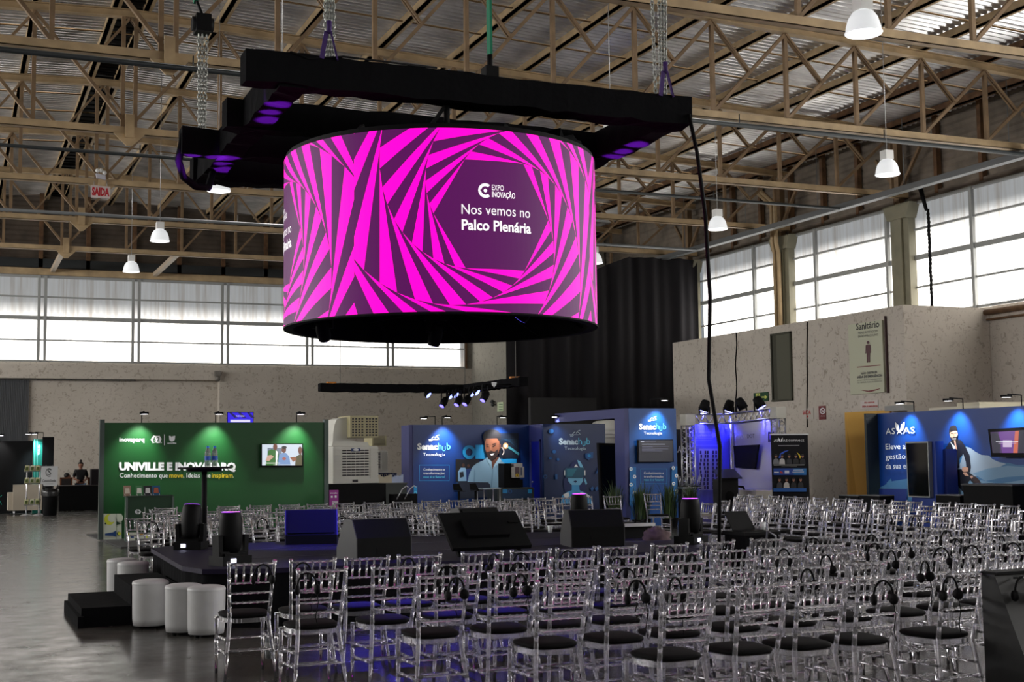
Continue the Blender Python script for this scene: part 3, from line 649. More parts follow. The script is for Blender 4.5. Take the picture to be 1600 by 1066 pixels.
# tall table with bottles
t = thing('cocktail_table', 'tall thin black round table at the far left corner of the stage', 'table', (3.05, 17.36, ST))
TX, TY = 3.05, 17.36
b = MB(); b.lathe((TX, TY, ST), [(.001, 1.0), (.34, 1.0), (.345, 1.012), (.34, 1.025), (.001, 1.026)], 36); b._lathe(Vector((TX, TY, ST)), [(.22, .965), (.22, 1.0)], 36, Vector((0, 0, 1)), False); b.build('table_top', M_BLACK, t)
b = MB(); b.rod((TX, TY, ST+.02), (TX, TY, ST+1.0), .035, 14); b.build('column', M_BLACK, t)
b = MB(); b.lathe((TX, TY, ST), [(.001, .02), (.06, .02), (.24, .008), (.24, 0)], 30); b.build('foot_plate', M_BLACK, t)
M_PET = mat('clear_bottle', (.75, .8, .82), .08); M_PET.node_tree.nodes['Principled BSDF'].inputs['Transmission Weight'].default_value = .75; M_PET.node_tree.nodes['Principled BSDF'].inputs['IOR'].default_value = 1.2
def bottle(x, y, z, label, s=1.0, cap='blue'):
    t = thing('water_bottle', label, 'bottle', (x, y, z), 'water bottles')
    b = MB(); b.lathe((x, y, z), [(.03*s, 0), (.034*s, .01*s), (.034*s, .13*s), (.032*s, .14*s), (.034*s, .15*s), (.03*s, .17*s), (.016*s, .205*s), (.013*s, .215*s)], 16); b.build('body', M_PET, t)
    b = MB(); b._lathe(Vector((x, y, z)), [(.0352*s, .075*s), (.0352*s, .12*s)], 16, Vector((0, 0, 1)), False); b.build('label_band', paint(40, 90, 200) if cap == 'blue' else paint(150, 150, 150), t)
    b = MB(); b.lathe((x, y, z), [(.0155*s, .213*s), (.0155*s, .233*s), (.001, .235*s)], 12); b.build('cap', paint(30, 110, 220) if cap == 'blue' else paint(235, 235, 235), t)
bottle(3.09, 17.36, ST+1.026, 'left one of two water bottles on the tall black table', 1.15)
bottle(3.18, 17.36, ST+1.026, 'right one of two water bottles on the tall black table', 1.15)
# blue and violet beams of the stage lamps
for i, (x, y, ax, ay, e, c, sz) in enumerate(((4.4, 14.2, 3.9, 13.75, 170, (.06, .03, 1), 40), (4.3, 14.0, 4.3, 11.3, 520, (.04, .02, 1), 44), (4.6, 16.2, 4.25, 16.8, 240, (.06, .04, 1), 44), (7.2, 14.4, 7.7, 15.2, 90, (.12, .05, 1), 44), (6.4, 14.2, 6.0, 11.6, 200, (.05, .03, 1), 34))):
    lamp('SPOT', 'stage_wash_%d' % i, (x, y, 3.34), e, c, None, (ax, ay, 0.3), .08, sz, .6)
vb = 0
for p, q, ax in (((2.76, 14.12, 1.2), (3.36, 15.0, 5.78), (0, 1)), ((2.8, 16.85, 1.2), (3.36, 17.9, 5.78), (0, 1)), ((2.8, 16.85, 1.2), (2.9, 17.5, 5.78), (1, 0)), ((8.5, 14.25, 1.2), (8.2, 15.3, 5.78), (0, 1))):
    for k in (-1.2, -.1, .9):
        lamp('SPOT', 'violet_beam_%d' % vb, p, 9000, (.34, .02, 1), None, (q[0]+ax[0]*k*.28+.05*(k > 0), q[1]+ax[1]*k*.34, q[2]), .03, 3.2+.9*abs(k), .5); vb += 1
# ------------------------------------------------------------------ clear chairs
def acrylic():
    m = bpy.data.materials.new('clear_acrylic'); m.use_nodes = True; nt = m.node_tree; b = nt.nodes['Principled BSDF']
    b.inputs['Base Color'].default_value = (.95, .94, 1, 1); b.inputs['Roughness'].default_value = .06; b.inputs['IOR'].default_value = 1.49
    b.inputs['Transmission Weight'].default_value = .86
    return m
M_ACR = acrylic()
M_CUSH = mat('black_cushion', (.005, .0045, .005), .8, spec=.12)
def beaded(b, p, q, r, nb, n=6, end=True):          # rod turned with bamboo-like rings
    p = Vector(p); q = Vector(q); ts = [0]; rs = [r]
    for k in range(nb):
        t = (k+1)/(nb+1); w_ = .012/max((q-p).length, .05); ts += [t-w_, t-w_*.3, t+w_*.3, t+w_]; rs += [r*.95, r*1.3, r*1.3, r*.95]
    ts.append(1); rs.append(r); b.rings([p+(q-p)*t for t in ts], rs, n)
def post_pts(sx, z):                               # back post line: straight rear leg, backrest leaning to -y and flaring
    if z < .44: k = z/.44; return Vector((sx*(.2-.046*k), -.25+.075*k, z))
    k = (z-.44)/.48; return Vector((sx*(.154+.027*k), -.175-.105*k, z))
def chair_parts(fine):
    P = {}
    bb = MB()
    for z, nb, r in ((.895, 5, .0115), (.748, 5, .0095), (.668, 5, .0095), (.592, 5, .0095)): beaded(bb, post_pts(-1, z), post_pts(1, z), r, nb if fine else 0, 6 if fine else 4)
    for k in range(5):
        f = (k+.9)/5.8*2-1; a = post_pts(1, .75); c = post_pts(1, .893); a = Vector((a.x*f, a.y, a.z)); c = Vector((c.x*f, c.y, c.z)); beaded(bb, a, c, 0.0085, 1 if fine else 0, 6 if fine else 4)
    P['backrest'] = bb
    for i, sx in enumerate((-1, 1)):
        b = MB(); zs = [0, .2, .43, .44, .47, .475, .55, .557, .565, .66, .667, .675, .78, .787, .795, .87, .905, .912, .92]
        rs = [.0125, .0145, .0165, .0165, .0175, .0165, .015, .018, .015, .0145, .018, .0145, .0145, .0175, .014, .0145, .015, .019, .017]
        if not fine: zs, rs = [0, .44, .9, .905, .92], [.0125, .0165, .015, .018, .017]
        b.rings([post_pts(sx, z) for z in zs], rs, 8 if fine else 5); P['leg%d' % i] = b
        b = MB(); zs = [0, .15, .157, .165, .26, .267, .275, .43, .455]; rs = [.0125, .0145, .0185, .0145, .015, .019, .015, .016, .018]
        if not fine: zs, rs = [0, .455], [.0125, .017]
        b.rings([Vector((sx*.188, .185+.008*(1-z/.45), z)) for z in zs], rs, 8 if fine else 5); P['leg%d' % (i+2)] = b
    out = []
    for k in range(28):                            # seat outline: rounded, wider at the front
        t = 2*PI*k/28; c, s = math.cos(t), math.sin(t); e = .62; x = abs(c)**e*(1 if c > 0 else -1); y = abs(s)**e*(1 if s > 0 else -1)
        out.append((x*(.185+.018*y), y*.2+.005))
    b = MB(); vs = [(x, y, z) for z in (.432, .466) for x, y in out]+[(x*.86, y*.86, z) for z in (.466, .432) for x, y in out]; n = 28
    b.add(vs, [(r*n+k, r*n+(k+1) % n, ((r+1) % 4)*n+(k+1) % n, ((r+1) % 4)*n+k) for r in range(4) for k in range(n)]); P['seat_frame'] = b
    b = MB(); b.smooth = True; pr = [(.9, .467), (1.0, .474), (1.03, .486), (1.0, .498), (.86, .506), (.5, .511), (.02, .513)]
    vs = [(x*k, y*k, z) for k, z in pr for x, y in out]; b.add(vs, [(r*n+k, r*n+(k+1) % n, (r+1)*n+(k+1) % n, (r+1)*n+k) for r in range(len(pr)-1) for k in range(n)]); P['cushion'] = b
    fl = lambda sx, z: Vector((sx*.188, .19, z))
    for i, (p, q) in enumerate(((fl(-1, .3), post_pts(-1, .3)), (fl(1, .3), post_pts(1, .3)), (fl(-1, .2), post_pts(-1, .2)), (fl(1, .2), post_pts(1, .2)), (fl(-1, .27), fl(1, .27)), (fl(-1, .17), fl(1, .17)), (post_pts(-1, .22), post_pts(1, .22)))):
        b = MB(); beaded(b, p, q, .0095, 3 if fine else 0, 6 if fine else 4); P['stretcher%d' % i] = b
    return P
PF = chair_parts(True); PL = chair_parts(False)
def merge(bs):
    o = MB()
    for b in bs: k = len(o.v); o.v += b.v; o.f += [[k+i for i in f] for f in b.f]; o.mi += b.mi; o.sm += b.sm
    return o
def proto_near():
    t = thing('banquet_chair', 'x', 'chair')
    for k, b in PF.items(): b.build(k.rstrip('0123456789'), M_CUSH if k == 'cushion' else M_ACR, t)
    return t
def proto_far():
    t = thing('banquet_chair', 'x', 'chair')
    merge([b for k, b in PL.items() if k != 'cushion']).build('frame', M_ACR, t); PL['cushion'].build('cushion', M_CUSH, t)
    return t
protoN, protoF = proto_near(), proto_far(); used = set()
def chair(proto, x, y, rz, label, group):
    if proto.name in used: o = copy_tree(proto)
    else: o = proto; used.add(proto.name)
    o.location = (x, y, 0); o.rotation_euler = (0, 0, rz); o['label'] = label; o['group'] = group
    return o
# headset hung on a chair back
def proto_headset():
    t = thing('headset', 'x', 'headphones')
    b = MB(); b.rings([(-.072*math.cos(a), 0, .1+.105*math.sin(a)-.09) for a in [i*PI/10 for i in range(11)]], .0075, 6); b.build('headband', M_BLACKG, t)
    for s in (-1, 1):
        b = MB(); b.lathe((s*.072, 0, -.005), [(.004, -.014), (.034, -.012), (.038, 0), (.034, .012), (.004, .014)], 12, (s, .25, 0)); ep = b.build('ear_pad', M_BLACK, t)
    b = MB(); b.rings([(.07, .0, -.03), (.08, -.01, -.1), (.06, -.01, -.2), (.075, -.01, -.27)], .0035, 4); b.build('cord', M_BLACK, t)
    b = MB(); b.lathe((.085, 0, -.005), [(.022, -.002), (.025, .003), (.018, .006), (.001, .007)], 10, (1, .25, 0)); b.build('cap', mat('chrome_dark', (.25, .25, .24), .25, metal=.9), ep)
    return t
protoH = proto_headset(); nh = 0
def headset(x, y, z, rz, label):
    global nh
    o = protoH if nh == 0 else copy_tree(protoH); nh += 1
    o.location = (x, y, z); o.rotation_euler = (0, 0, rz); o['label'] = label; o['group'] = 'headsets hung on the clear chairs'
rows = [([2.02, 2.51, 2.96, 3.42, 3.97, 4.42, 4.85, 5.27, 5.79, 6.32, 6.90, 7.57, 8.2, 8.72, 9.25, 9.75], lambda x: 10.38+max(0, x-5.8)*.13),
        ([2.33, 2.89, 3.41, 3.89, 4.37, 4.86, 5.37, 5.89, 6.38, 6.95, 7.45, 8.0, 8.57, 9.14], lambda x: 9.44+max(0, x-5)*.10),
        ([2.96, 3.48, 3.95, 4.41, 4.91, 5.41, 5.93, 6.42, 7.05, 7.55, 8.05, 8.55], lambda x: 8.55+max(0, x-4.2)*.125),
        ([3.47, 3.97, 4.44, 4.96, 5.47, 6.01, 6.55, 7.08, 7.55], lambda x: 7.72+max(0, x-3.9)*.09),
        ([3.92, 4.44, 4.89, 5.34, 6.01], lambda x: 6.91)]
NEARROW = ['row nearest the stage', 'second row from the stage', 'middle row', 'second row from the camera', 'row nearest the camera']
rnd = random.Random(11)
for r, (X, fy) in enumerate(rows):
    for i, x in enumerate(X):
        rz = rnd.uniform(-.035, .035)+(.06 if x > 6 else 0); cx, cy = x+.18, fy(x)+.28
        chair(protoN, cx, cy, rz, 'clear black-cushioned chair, %s from left, front block\'s %s' % (ORD[i], NEARROW[r]), 'clear chairs in front of the stage')
        if rnd.random() < .66:
            hx = cx+rnd.uniform(-.13, .1)
            headset(hx, cy-.29, .775, rnd.uniform(-.5, .5), 'black headset on %s chair from left, front block\'s %s' % (ORD[i], NEARROW[r]))
FARROW = ['row just behind the stage', 'second row behind the stage', 'third row behind the stage', 'fourth row behind the stage', 'fifth row behind the stage', 'back row before the booths']
for r, (Y, xa, xb) in enumerate(((18.2, 2.45, 8.9), (19.15, 2.5, 9.3), (20.1, 3.0, 9.9), (21.05, 2.9, 10.3), (22.0, 3.2, 11.1), (22.95, 3.4, 12.5))):
    n = int((xb-xa)/.53)
    for i in range(n):
        x = xa+.53*i+rnd.uniform(-.05, .05)
        if r == 0 and 7.9 < x < 8.3: continue
        jy = rnd.uniform(-.06, .06); chair(protoF, x, Y-.28+jy, PI+rnd.uniform(-.09, .09), 'clear chair facing the camera, %s from left, %s' % (ORD[i], FARROW[r]), 'clear chairs behind the stage')
        if r == 0 and rnd.random() < .4: headset(x+rnd.uniform(-.04, .04), Y-.28+.285+jy, .78, 0, 'black headset on %s chair from left, row just behind the stage' % ORD[i])
chair(protoF, 13.2, 23.4, PI-.1, 'clear acrylic chair standing alone in front of the tall grasses', 'clear chairs behind the stage')
SIDEROW = ['column nearest the stage', 'second column from the stage', 'third column from the stage', 'column nearest the right-hand wall']
for r, (X, ya, yb) in enumerate(((11.35, 11.2, 18.7), (12.3, 12.2, 19.6), (13.25, 13.2, 20.7), (14.2, 14.2, 22.0))):
    n = int((yb-ya)/.5)
    for i in range(n):
        y = yb-.5*i+rnd.uniform(-.05, .05)
        jx = rnd.uniform(-.06, .06); chair(protoF, X-.28+jx, y-.2, PI/2+rnd.uniform(-.09, .09), 'clear chair seen edge-on, %s from far end, right block\'s %s' % (ORD[i], SIDEROW[r]), 'clear chairs to the right of the stage')
        if r == 0 and rnd.random() < .75: headset(X+.005+jx, y-.2+rnd.uniform(-.04, .04), .78, PI/2, 'black headset on %s chair from far end, right block\'s column nearest the stage' % ORD[i])
chair(protoF, 9.28, 14.4, PI/2+.05, 'clear acrylic chair on its own at the right end of the stage', 'clear chairs to the right of the stage')
chair(protoF, 10.2, 15.6, PI/2+.1, 'clear acrylic chair standing between the stage and the right-hand block', 'clear chairs to the right of the stage')
t = thing('water_bottle', 'clear water bottle hanging under the leftmost chair of the front block', 'bottle', (2.42, 10.75, .12), 'water bottles')
b = MB(); b.lathe((2.42, 10.75, .1), [(.025, 0), (.033, .012), (.033, .12), (.03, .16), (.014, .205), (.013, .22)], 14); b.build('body', M_PET, t)
b = MB(); b._lathe(Vector((2.42, 10.75, .1)), [(.0338, .085), (.0338, .13)], 14, Vector((0, 0, 1)), False); b.build('label_band', paint(190, 190, 190), t)
b = MB(); b.lathe((2.42, 10.75, .1), [(.015, .215), (.015, .235), (.001, .237)], 10); b.build('cap', paint(30, 30, 30), t)
b = MB(); b.rings([(2.42, 10.75, .335), (2.4, 10.75, .4), (2.38, 10.7, .43)], .003, 4); b.build('string', paint(190, 190, 190), t)
# ------------------------------------------------------------------ flat printing on a plane, traced in place
class Flat:
    """printed graphics on an upright plane: axis 'Y' faces the camera end, axis 'X' faces the left wall"""
    def __init__(s, axis, val): s.ax = axis; s.val = val; s.mb = MB(); s.mats = []; s.k = 1
    def mi(s, m):
        if m not in s.mats: s.mats.append(m)
        return s.mats.index(m)
    def pt(s, px, py, lay=None):
        o = .004*(s.k if lay is None else lay)
        return atY(px, py, s.val-o) if s.ax == 'Y' else atX(px, py, s.val-o)
    def poly(s, pts, m): s.mb.poly([s.pt(*p) for p in pts], s.mi(m)); s.k += .25
    def rect(s, x0, y0, x1, y1, m): s.poly([(x0, y0), (x1, y0), (x1, y1), (x0, y1)], m)
    def oval(s, cx, cy, rx, ry, m, n=20, a0=0, a1=360): s.poly([(cx+rx*math.cos(math.radians(a0+(a1-a0)*i/n)), cy+ry*math.sin(math.radians(a0+(a1-a0)*i/n))) for i in range(n+(0 if a1-a0 == 360 else 1))], m)
    def ringp(s, cx, cy, r0, r1, m, a0=0, a1=360, n=18, e=1.0):
        for i in range(n):
            t0 = math.radians(a0+(a1-a0)*i/n); t1 = math.radians(a0+(a1-a0)*(i+1)/n)
            s.mb.poly([s.pt(cx+r*math.cos(t), cy+e*r*math.sin(t)) for r, t in ((r0, t0), (r1, t0), (r1, t1), (r0, t1))], s.mi(m))
        s.k += .25
    def line(s, p, q, w_, m):
        d = Vector((q[0]-p[0], q[1]-p[1])).normalized()*w_/2; n_ = Vector((-d.y, d.x))
        s.poly([(p[0]+n_.x, p[1]+n_.y), (q[0]+n_.x, q[1]+n_.y), (q[0]-n_.x, q[1]-n_.y), (p[0]-n_.x, p[1]-n_.y)], m)
    def path(s, pts, w_, m):
        for a, b_ in zip(pts, pts[1:]): s.line(a, b_, w_, m)
    def text(s, t, x0, x1, yb, cap, m, bold=0.0, yb1=None, res=2):
        a = s.pt(x0, yb); c = s.pt(x1, yb if yb1 is None else yb1); h = (s.pt(x0, yb-cap)-a).length; R = (c-a)
        put_text(s.mb, t, a, R.normalized(), (0, 0, 1), 0, R.length, h, s.mi(m), bold, res); s.k += .25
    def build(s, name, parent): return s.mb.build(name, s.mats, parent)
W = paint(235, 238, 240); 
def box_px_Y(name, Y, x0, y0, x1, y1, depth, m, parent, floor=False):
    a = atY(x0, y1, Y); c = atY(x1, y0, Y); b = MB(); b.box((a.x, Y, 0 if floor else a.z), (c.x, Y+depth, c.z)); return b.build(name, m, parent)
M_LEDH = glow('booth_lamp_face', (.95, .93, 1), 4)
def arm_spot(label, p, d, aim, e=28, col=(1, .98, .95), group='arm lamps on the booth walls', drop=.0, spot=82):
    """lamp on a bent arm: p foot on the wall top, d horizontal direction it reaches out"""
    p = Vector(p); d = Vector(d); t = thing('arm_spotlight', label, 'spotlight', p, group)
    b = MB(); b.rod(p, p+Vector((0, 0, .22)), .012, 6); b.bar(p+Vector((0, 0, .22)), p+d*.36+Vector((0, 0, .24)), .025); b.build('arm', M_BLACK, t)
    h = p+d*.40+Vector((0, 0, .2)); s = Vector((-d.y, d.x, 0))
    b = MB(); b.bar(h-s*.09, h+s*.09, .14, .05); hd = b.build('head', M_BLACK, t)
    b = MB(); b.bar(h-s*.065-Vector((0, 0, .026)), h+s*.065-Vector((0, 0, .026)), .1, .004); b.build('lens', M_LEDH, hd)
    lamp('SPOT', 'beam', h-Vector((0, 0, .06)), e*2.6, col, t, aim, .06, spot, .9); return t
def box_truss(mb, p, q, wd=.26, n=None, rad=.022, up=(0, 0, 1)):
    p = Vector(p); q = Vector(q); d = (q-p).normalized(); up = Vector(up); a = d.cross(up).normalized()*wd/2; u = a.cross(d).normalized()*wd/2
    L = (q-p).length; n = n or max(2, int(L/(wd*1.05))); cs = [(a+u), (a-u), (-a-u), (-a+u)]
    for c in cs: mb.rod(p+c, q+c, rad, 6)
    for i in range(n):
        A = p+(q-p)*(i/n); B = p+(q-p)*((i+1)/n); Mi = (A+B)/2
        for j in range(4): mb.rod(A+cs[j], Mi+cs[(j+1) % 4], rad*.55, 4); mb.rod(Mi+cs[(j+1) % 4], B+cs[j], rad*.55, 4)
# ------------------------------------------------------------------ green booth
GY = 29.8
GREEN = mat('booth_green', srgb(3, 68, 22), .45)
t = thing('exhibition_wall', 'tall dark green booth wall with white lettering and three lamps', 'booth wall', (3.0, GY, 0))
b = MB(); b.box((3.06, GY, .03), (8.0, GY+.09, 2.55)); b.build('panel', GREEN, t)
for x in (3.02, 8.03): b = MB(); b.box((x-.05, GY-.03, .03), (x+.05, GY+.1, 2.62)); b.build('frame_post', mat('grey_green_post', srgb(70, 82, 78), .4, metal=.4), t)
g = Flat('Y', GY-.002); Y1 = paint(214, 190, 30)
g.text('inovaparq', 186.5, 225.5, 690, 6.2, W, .03)
g.poly([(240, 680.5), (244, 681.5), (249.5, 681), (252.5, 686), (250, 692), (246, 692.5), (243, 691.5), (238.5, 692.5), (235.5, 687)], W); g.text('6', 239, 243.5, 691, 7.5, GREEN, .05); g.text('2', 244.5, 249.5, 690, 6.5, GREEN, .03); g.text('anos', 245, 253, 692.5, 2.2, W)
g.line((257, 679), (257, 696), 1.1, W)
g.poly([(264, 681), (268, 682), (268.5, 685), (269, 682), (273.8, 681), (273, 687.5), (270, 690), (267.5, 690), (264.5, 687.5)], W); g.text('univille', 261.5, 275.5, 693.8, 2.6, W, .03)
g.text('UNIVILLE E INOVAPARQ', 186, 368.5, 734.5, 11, W, .06); g.text('Conhecimento que', 187, 262, 746.5, 7.2, W); g.text('move', 264.5, 286, 746.5, 7.2, Y1, .01); g.text(', Ideias que', 286.5, 329, 746.5, 7.2, W); g.text('inspiram', 331, 363.5, 746.5, 7.2, Y1, .01); g.text('.', 364, 365, 746.5, 7.2, W)
pw = paint(196, 202, 186); py = paint(200, 205, 60); pb = paint(28, 66, 120); pg = paint(10, 46, 22)
g.rect(161.5, 803, 190, 845, pw); g.oval(171, 812, 8.2, 8.5, py); g.oval(174.5, 810, 6, 6.2, pw); g.poly([(163, 819), (166, 816), (166, 820)], pg); g.oval(187, 809.5, 5.5, 6, pw); g.poly([(182, 815), (190, 818), (182, 820.5)], pg); g.poly([(164, 834), (176, 832), (181.5, 829), (181.5, 839), (176, 837.5), (164, 837)], pb); g.oval(185.5, 834, 3, 3.2, pg); g.oval(186.5, 834, 2.6, 2.8, py); g.line((182, 803), (182, 845), .5, GREEN)
g.build('graphic', t)
for i, (px, k) in enumerate(((213, 'left-hand'), (329, 'middle'), (456, 'right-hand'))):
    q = atY(px, 660, GY); arm_spot('bent-arm lamp over the green booth wall, the %s one of three' % k, (q.x+.12, GY+.04, 2.55), (0, -1, 0), (q.x, GY, 1.75), 30)
b = MB(); b.prism([(2.95, 32.2, 0), (3.12, 26.95, 0), (8.4, 26.9, 0), (8.4, 32.2, 0)], (0, 0, .025)); tag(b.build('booth_carpet', mat('dark_carpet', (.03, .03, .03), .95), off=(5.5, 29, 0)), 'dark grey carpet under the green booth', 'carpet')
def flat_tv(name, label, face, rim=1.2, depth=.06, cat='television', mount=True):
    """wall television: face is a Flat whose first four corners come from px rect; returns its thing"""
    return None
def tv_Y(label, Y, x0, y0, x1, y1, draw, depth=.05):
    a = atY(x0, y1, Y-.09); c = atY(x1, y0, Y-.09); t = thing('television', label, 'television', ((a.x+c.x)/2, Y-.09, a.z))
    b = MB(); b.box((a.x, Y-.09, a.z), (c.x, Y-.09+depth, c.z)); bz = b.build('bezel', M_BLACKG, t)
    b = MB(); b.box(((a.x*.7+c.x*.3), Y-.09+depth, a.z+(c.z-a.z)*.3), ((a.x*.3+c.x*.7), Y+.0, a.z+(c.z-a.z)*.7)); b.build('wall_mount', M_BLACK, t)
    g = Flat('Y', Y-.092); draw(g); g.build('screen', bz); return t
E_ = lambda n, c, s=1.0: glow('lit_'+n, srgb(*c), s*.42)
def draw1(g):
    sky = E_('pale', (205, 215, 228)); g.rect(409.5, 694.5, 472, 727.5, sky); g.rect(418, 700, 440, 727, E_('dim', (120, 130, 145)))
    sk = E_('skin', (110, 66, 50)); gr = E_('suitgreen', (58, 110, 50)); bl = E_('shirt', (120, 150, 195))
    g.poly([(419, 705), (424, 702), (433, 704), (436, 712), (434, 727.5), (415, 727.5)], gr); g.oval(430, 698.5, 3.4, 5, sk); g.poly([(431, 704), (434, 706), (433, 727.5), (430.5, 727.5)], W)
    g.poly([(436, 711), (441, 708), (447, 708), (452, 714), (454, 727.5), (434, 727.5)], bl); g.oval(443.5, 703, 3.6, 5, sk); g.oval(444, 699.5, 4, 2.5, E_('hair', (30, 26, 30)))
    g.oval(469, 704, 3.2, 6, sk); g.poly([(462, 714), (470, 709), (472, 712), (472, 727.5), (461, 727.5)], E_('olive', (90, 84, 56))); g.poly([(415, 720), (418, 712), (424, 711), (428, 714), (420, 721)], E_('hand', (196, 160, 140))); g.poly([(453, 715), (461, 714), (464, 718), (458, 722)], E_('hand2', (150, 96, 70)))
    g.oval(444, 717, 3, 2.4, E_('hand3', (170, 100, 92))); g.rect(411, 723.3, 437.5, 724.3, E_('bar', (240, 240, 230))); g.rect(427, 726.3, 454, 727, E_('bar', (240, 240, 230)))
tv_Y('lit television on the green wall showing laughing people', GY, 408.3, 693, 473.7, 730, draw1)
t = thing('display_counter', 'dark green counter in front of the green wall, magazines on top', 'counter', (3.85, 28.85, .025))
b = MB(); b.box((3.43, 28.62, .025), (4.36, 29.1, .95)); b.build('body', mat('counter_green', srgb(10, 52, 26), .4), t)
b = MB(); b.box((3.4, 28.6, .95), (4.38, 29.12, .975)); b.build('top', mat('counter_top', srgb(20, 44, 28), .35), t)
for x in (3.42, 4.37): b = MB(); b.box((x-.02, 28.6, .025), (x+.02, 28.64, .95)); b.build('corner_strip', mat('counter_edge', srgb(80, 92, 88), .4), t)
g = Flat('Y', 28.615); g.rect(196, 832, 254, 848, pw)
for i in range(8): g.rect(197+7.2*i, 833+(i % 3)*4, 202+7.2*i, 837+(i % 3)*4, (py, pb, pg, paint(196, 140, 30))[i % 4])
g.ringp(215.5, 800, 3.8, 5, W, e=.8, n=6); g.text('6', 212.5, 215.5, 802, 4, W); g.text('2', 216, 219, 802, 4, W); g.line((226.5, 793), (226.5, 806), .4, W); g.poly([(232.5, 796), (235, 796.5), (235.5, 798), (236.2, 796.5), (239, 796), (238, 800.5), (235.5, 802), (233.5, 800.5)], W); g.text('univille', 230.5, 240, 804.5, 1.6, W); g.build('graphic', t)
for i, (x0, x1, c, c2, lab) in enumerate(((193.5, 205, (150, 120, 105), (205, 195, 180), 'pale magazine with a face on it at the left end of the green counter'), (212.5, 223, (70, 120, 80), (215, 215, 205), 'green magazine with a white disc on the green counter'), (224.5, 237.5, (28, 30, 36), (200, 200, 200), 'dark magazine on the green counter'), (238, 250.5, (30, 80, 120), (170, 90, 60), 'blue magazine with an orange picture at the right end of the green counter'))):
    a = atY(x0, 775, 28.8); c_ = atY(x1, 759, 28.8); t = thing('magazine', lab, 'magazine', (a.x, 28.8, .975), 'magazines on the green counter'); a.z = .975
    b = MB(); b.prism([(a.x, 28.8, a.z), (c_.x, 28.8, a.z), (c_.x, 28.86, c_.z), (a.x, 28.86, c_.z)], (0, .012, 0)); b.build('cover', paint(*c), t)
    b = MB(); mx_ = (a.x+c_.x)/2; b.prism([(mx_-.05, 28.812, a.z+.05), (mx_+.05, 28.812, a.z+.05), (mx_+.04, 28.84, a.z+.16), (mx_-.04, 28.84, a.z+.16)], (0, -.006, 0)); b.build('picture', paint(*c2), t)
    b = MB(); b.rod((a.x+.02, 28.75, .98), (a.x+.02, 28.9, 1.06), .006, 5); b.rod((c_.x-.02, 28.75, .98), (c_.x-.02, 28.9, 1.06), .006, 5); b.build('stand', M_ALU, t)
# blue notice screen behind the green wall
def draw2(g):
    g.rect(355.8, 645, 395.5, 661, E_('noticeblue', (40, 20, 200), 1.2))
    for k in range(3): g.poly([(358+k*14, 645), (362+k*14, 645), (372+k*13, 653), (366+k*13, 653)], E_('noticedark', (16, 8, 90)))
    g.rect(360, 656, 391, 660, E_('noticewhite', (215, 210, 240))); g.text('PLENÁRIA', 369, 382, 651.5, 2.2, E_('noticewhite', (215, 210, 240)))
tt = tv_Y('small blue notice screen peeping above the green wall', 33.0, 355, 644, 396.3, 662.5, draw2)
b = MB(); q = atY(376, 655, 33.0); b.rod((q.x, 32.96, 0), (q.x, 32.96, q.z), .04, 8); b.cbox((q.x, 32.96, .02), (.6, .6, .04)); b.build('stand', M_BLACK, tt)
# ------------------------------------------------------------------ evaporative coolers
M_CREAM = mat('cooler_plastic', srgb(206, 205, 196), .45); M_SLOT = mat('cooler_slot', (.03, .025, .03), .7); M_VENT = mat('vent_beige', srgb(168, 160, 124), .5)
def cooler(label, x0, x1, Y, z0, z1, D=1.0, rows=10, badge=True, group='white air coolers'):
    t = thing('air_cooler', label, 'air cooler', ((x0+x1)/2, Y, z0), group); W_ = x1-x0; H_ = z1-z0
    b = MB(); n = 11
    for i in range(n):                             # stepped ribbed side mouldings
        za = z0+.12*H_+(H_*.86)*i/n; zb = z0+.12*H_+(H_*.86)*(i+.82)/n
        for sx in (0, 1): xx = x0 if sx == 0 else x1-.16*W_; b.box((xx-.015, Y-.015, za), (xx+.16*W_+.015, Y+D+.015, zb))
    b.box((x0, Y, z0+.1*H_), (x1, Y+D, z1)); b.build('body', M_CREAM, t)
    b = MB(); b.box((x0-.02, Y-.03, z0), (x1+.02, Y+D, z0+.12*H_)); b.build('water_tank', M_CREAM, t)
    b = MB()
    for i in range(rows):
        for j in range(6):
            xa = x0+W_*(.2+.605*j/6); z = z1-H_*(.1+.74*i/rows)
            if badge and i == 0 and j in (2, 3): continue
            b.box((xa, Y-.012, z-H_*.032), (xa+W_*.088, Y+.02, z))
    b.build('louvre', M_SLOT, t)
    if badge: b = MB(); b.box((x0+W_*.4, Y-.02, z1-H_*.14), (x0+W_*.6, Y, z1-H_*.065)); b.build('badge', paint(30, 50, 110), t); b = MB(); b.ball((x0+W_*.5, Y-.022, z1-H_*.102), .07, 12, 6, (1, .2, .45)); b.build('badge_oval', paint(225, 225, 225), t)
    b = MB(); b.box((x0+W_*.42, Y-.045, z0+.03*H_), (x0+W_*.54, Y-.03, z0+.1*H_)); b.build('control_panel', M_SLOT, t)
    return t
CY = 31.0
a = atY(521, 756, CY); c = atY(590, 697, CY)
tc_ = cooler('big white air cooler with ribbed sides and a duct on top, by the green wall', a.x, c.x, CY, a.z, c.z, 1.0)
q0 = atY(523, 690, CY); q1 = atY(543, 652, CY); q2 = atY(590, 650, CY); q3 = atY(545, 684, CY)
b = MB(); prof = [(atY(*p, CY)) for p in ((521, 697), (522.5, 690), (523, 678), (525, 664), (529, 655), (535, 652.5), (545, 652), (545, 686), (560, 690), (577, 691), (580, 697))]
b.prism([Vector((p.x, CY+.15, p.z)) for p in prof], (0, .75, 0)); b.build('duct', M_CREAM, tc_)
b = MB(); b.box((q3.x, CY-.12, q3.z), (q2.x-.02, CY+.95, q2.z)); v = b.build('vent_box', M_VENT, tc_)
b = MB(); wv = q2.x-.02-q3.x; hv = q2.z-q3.z
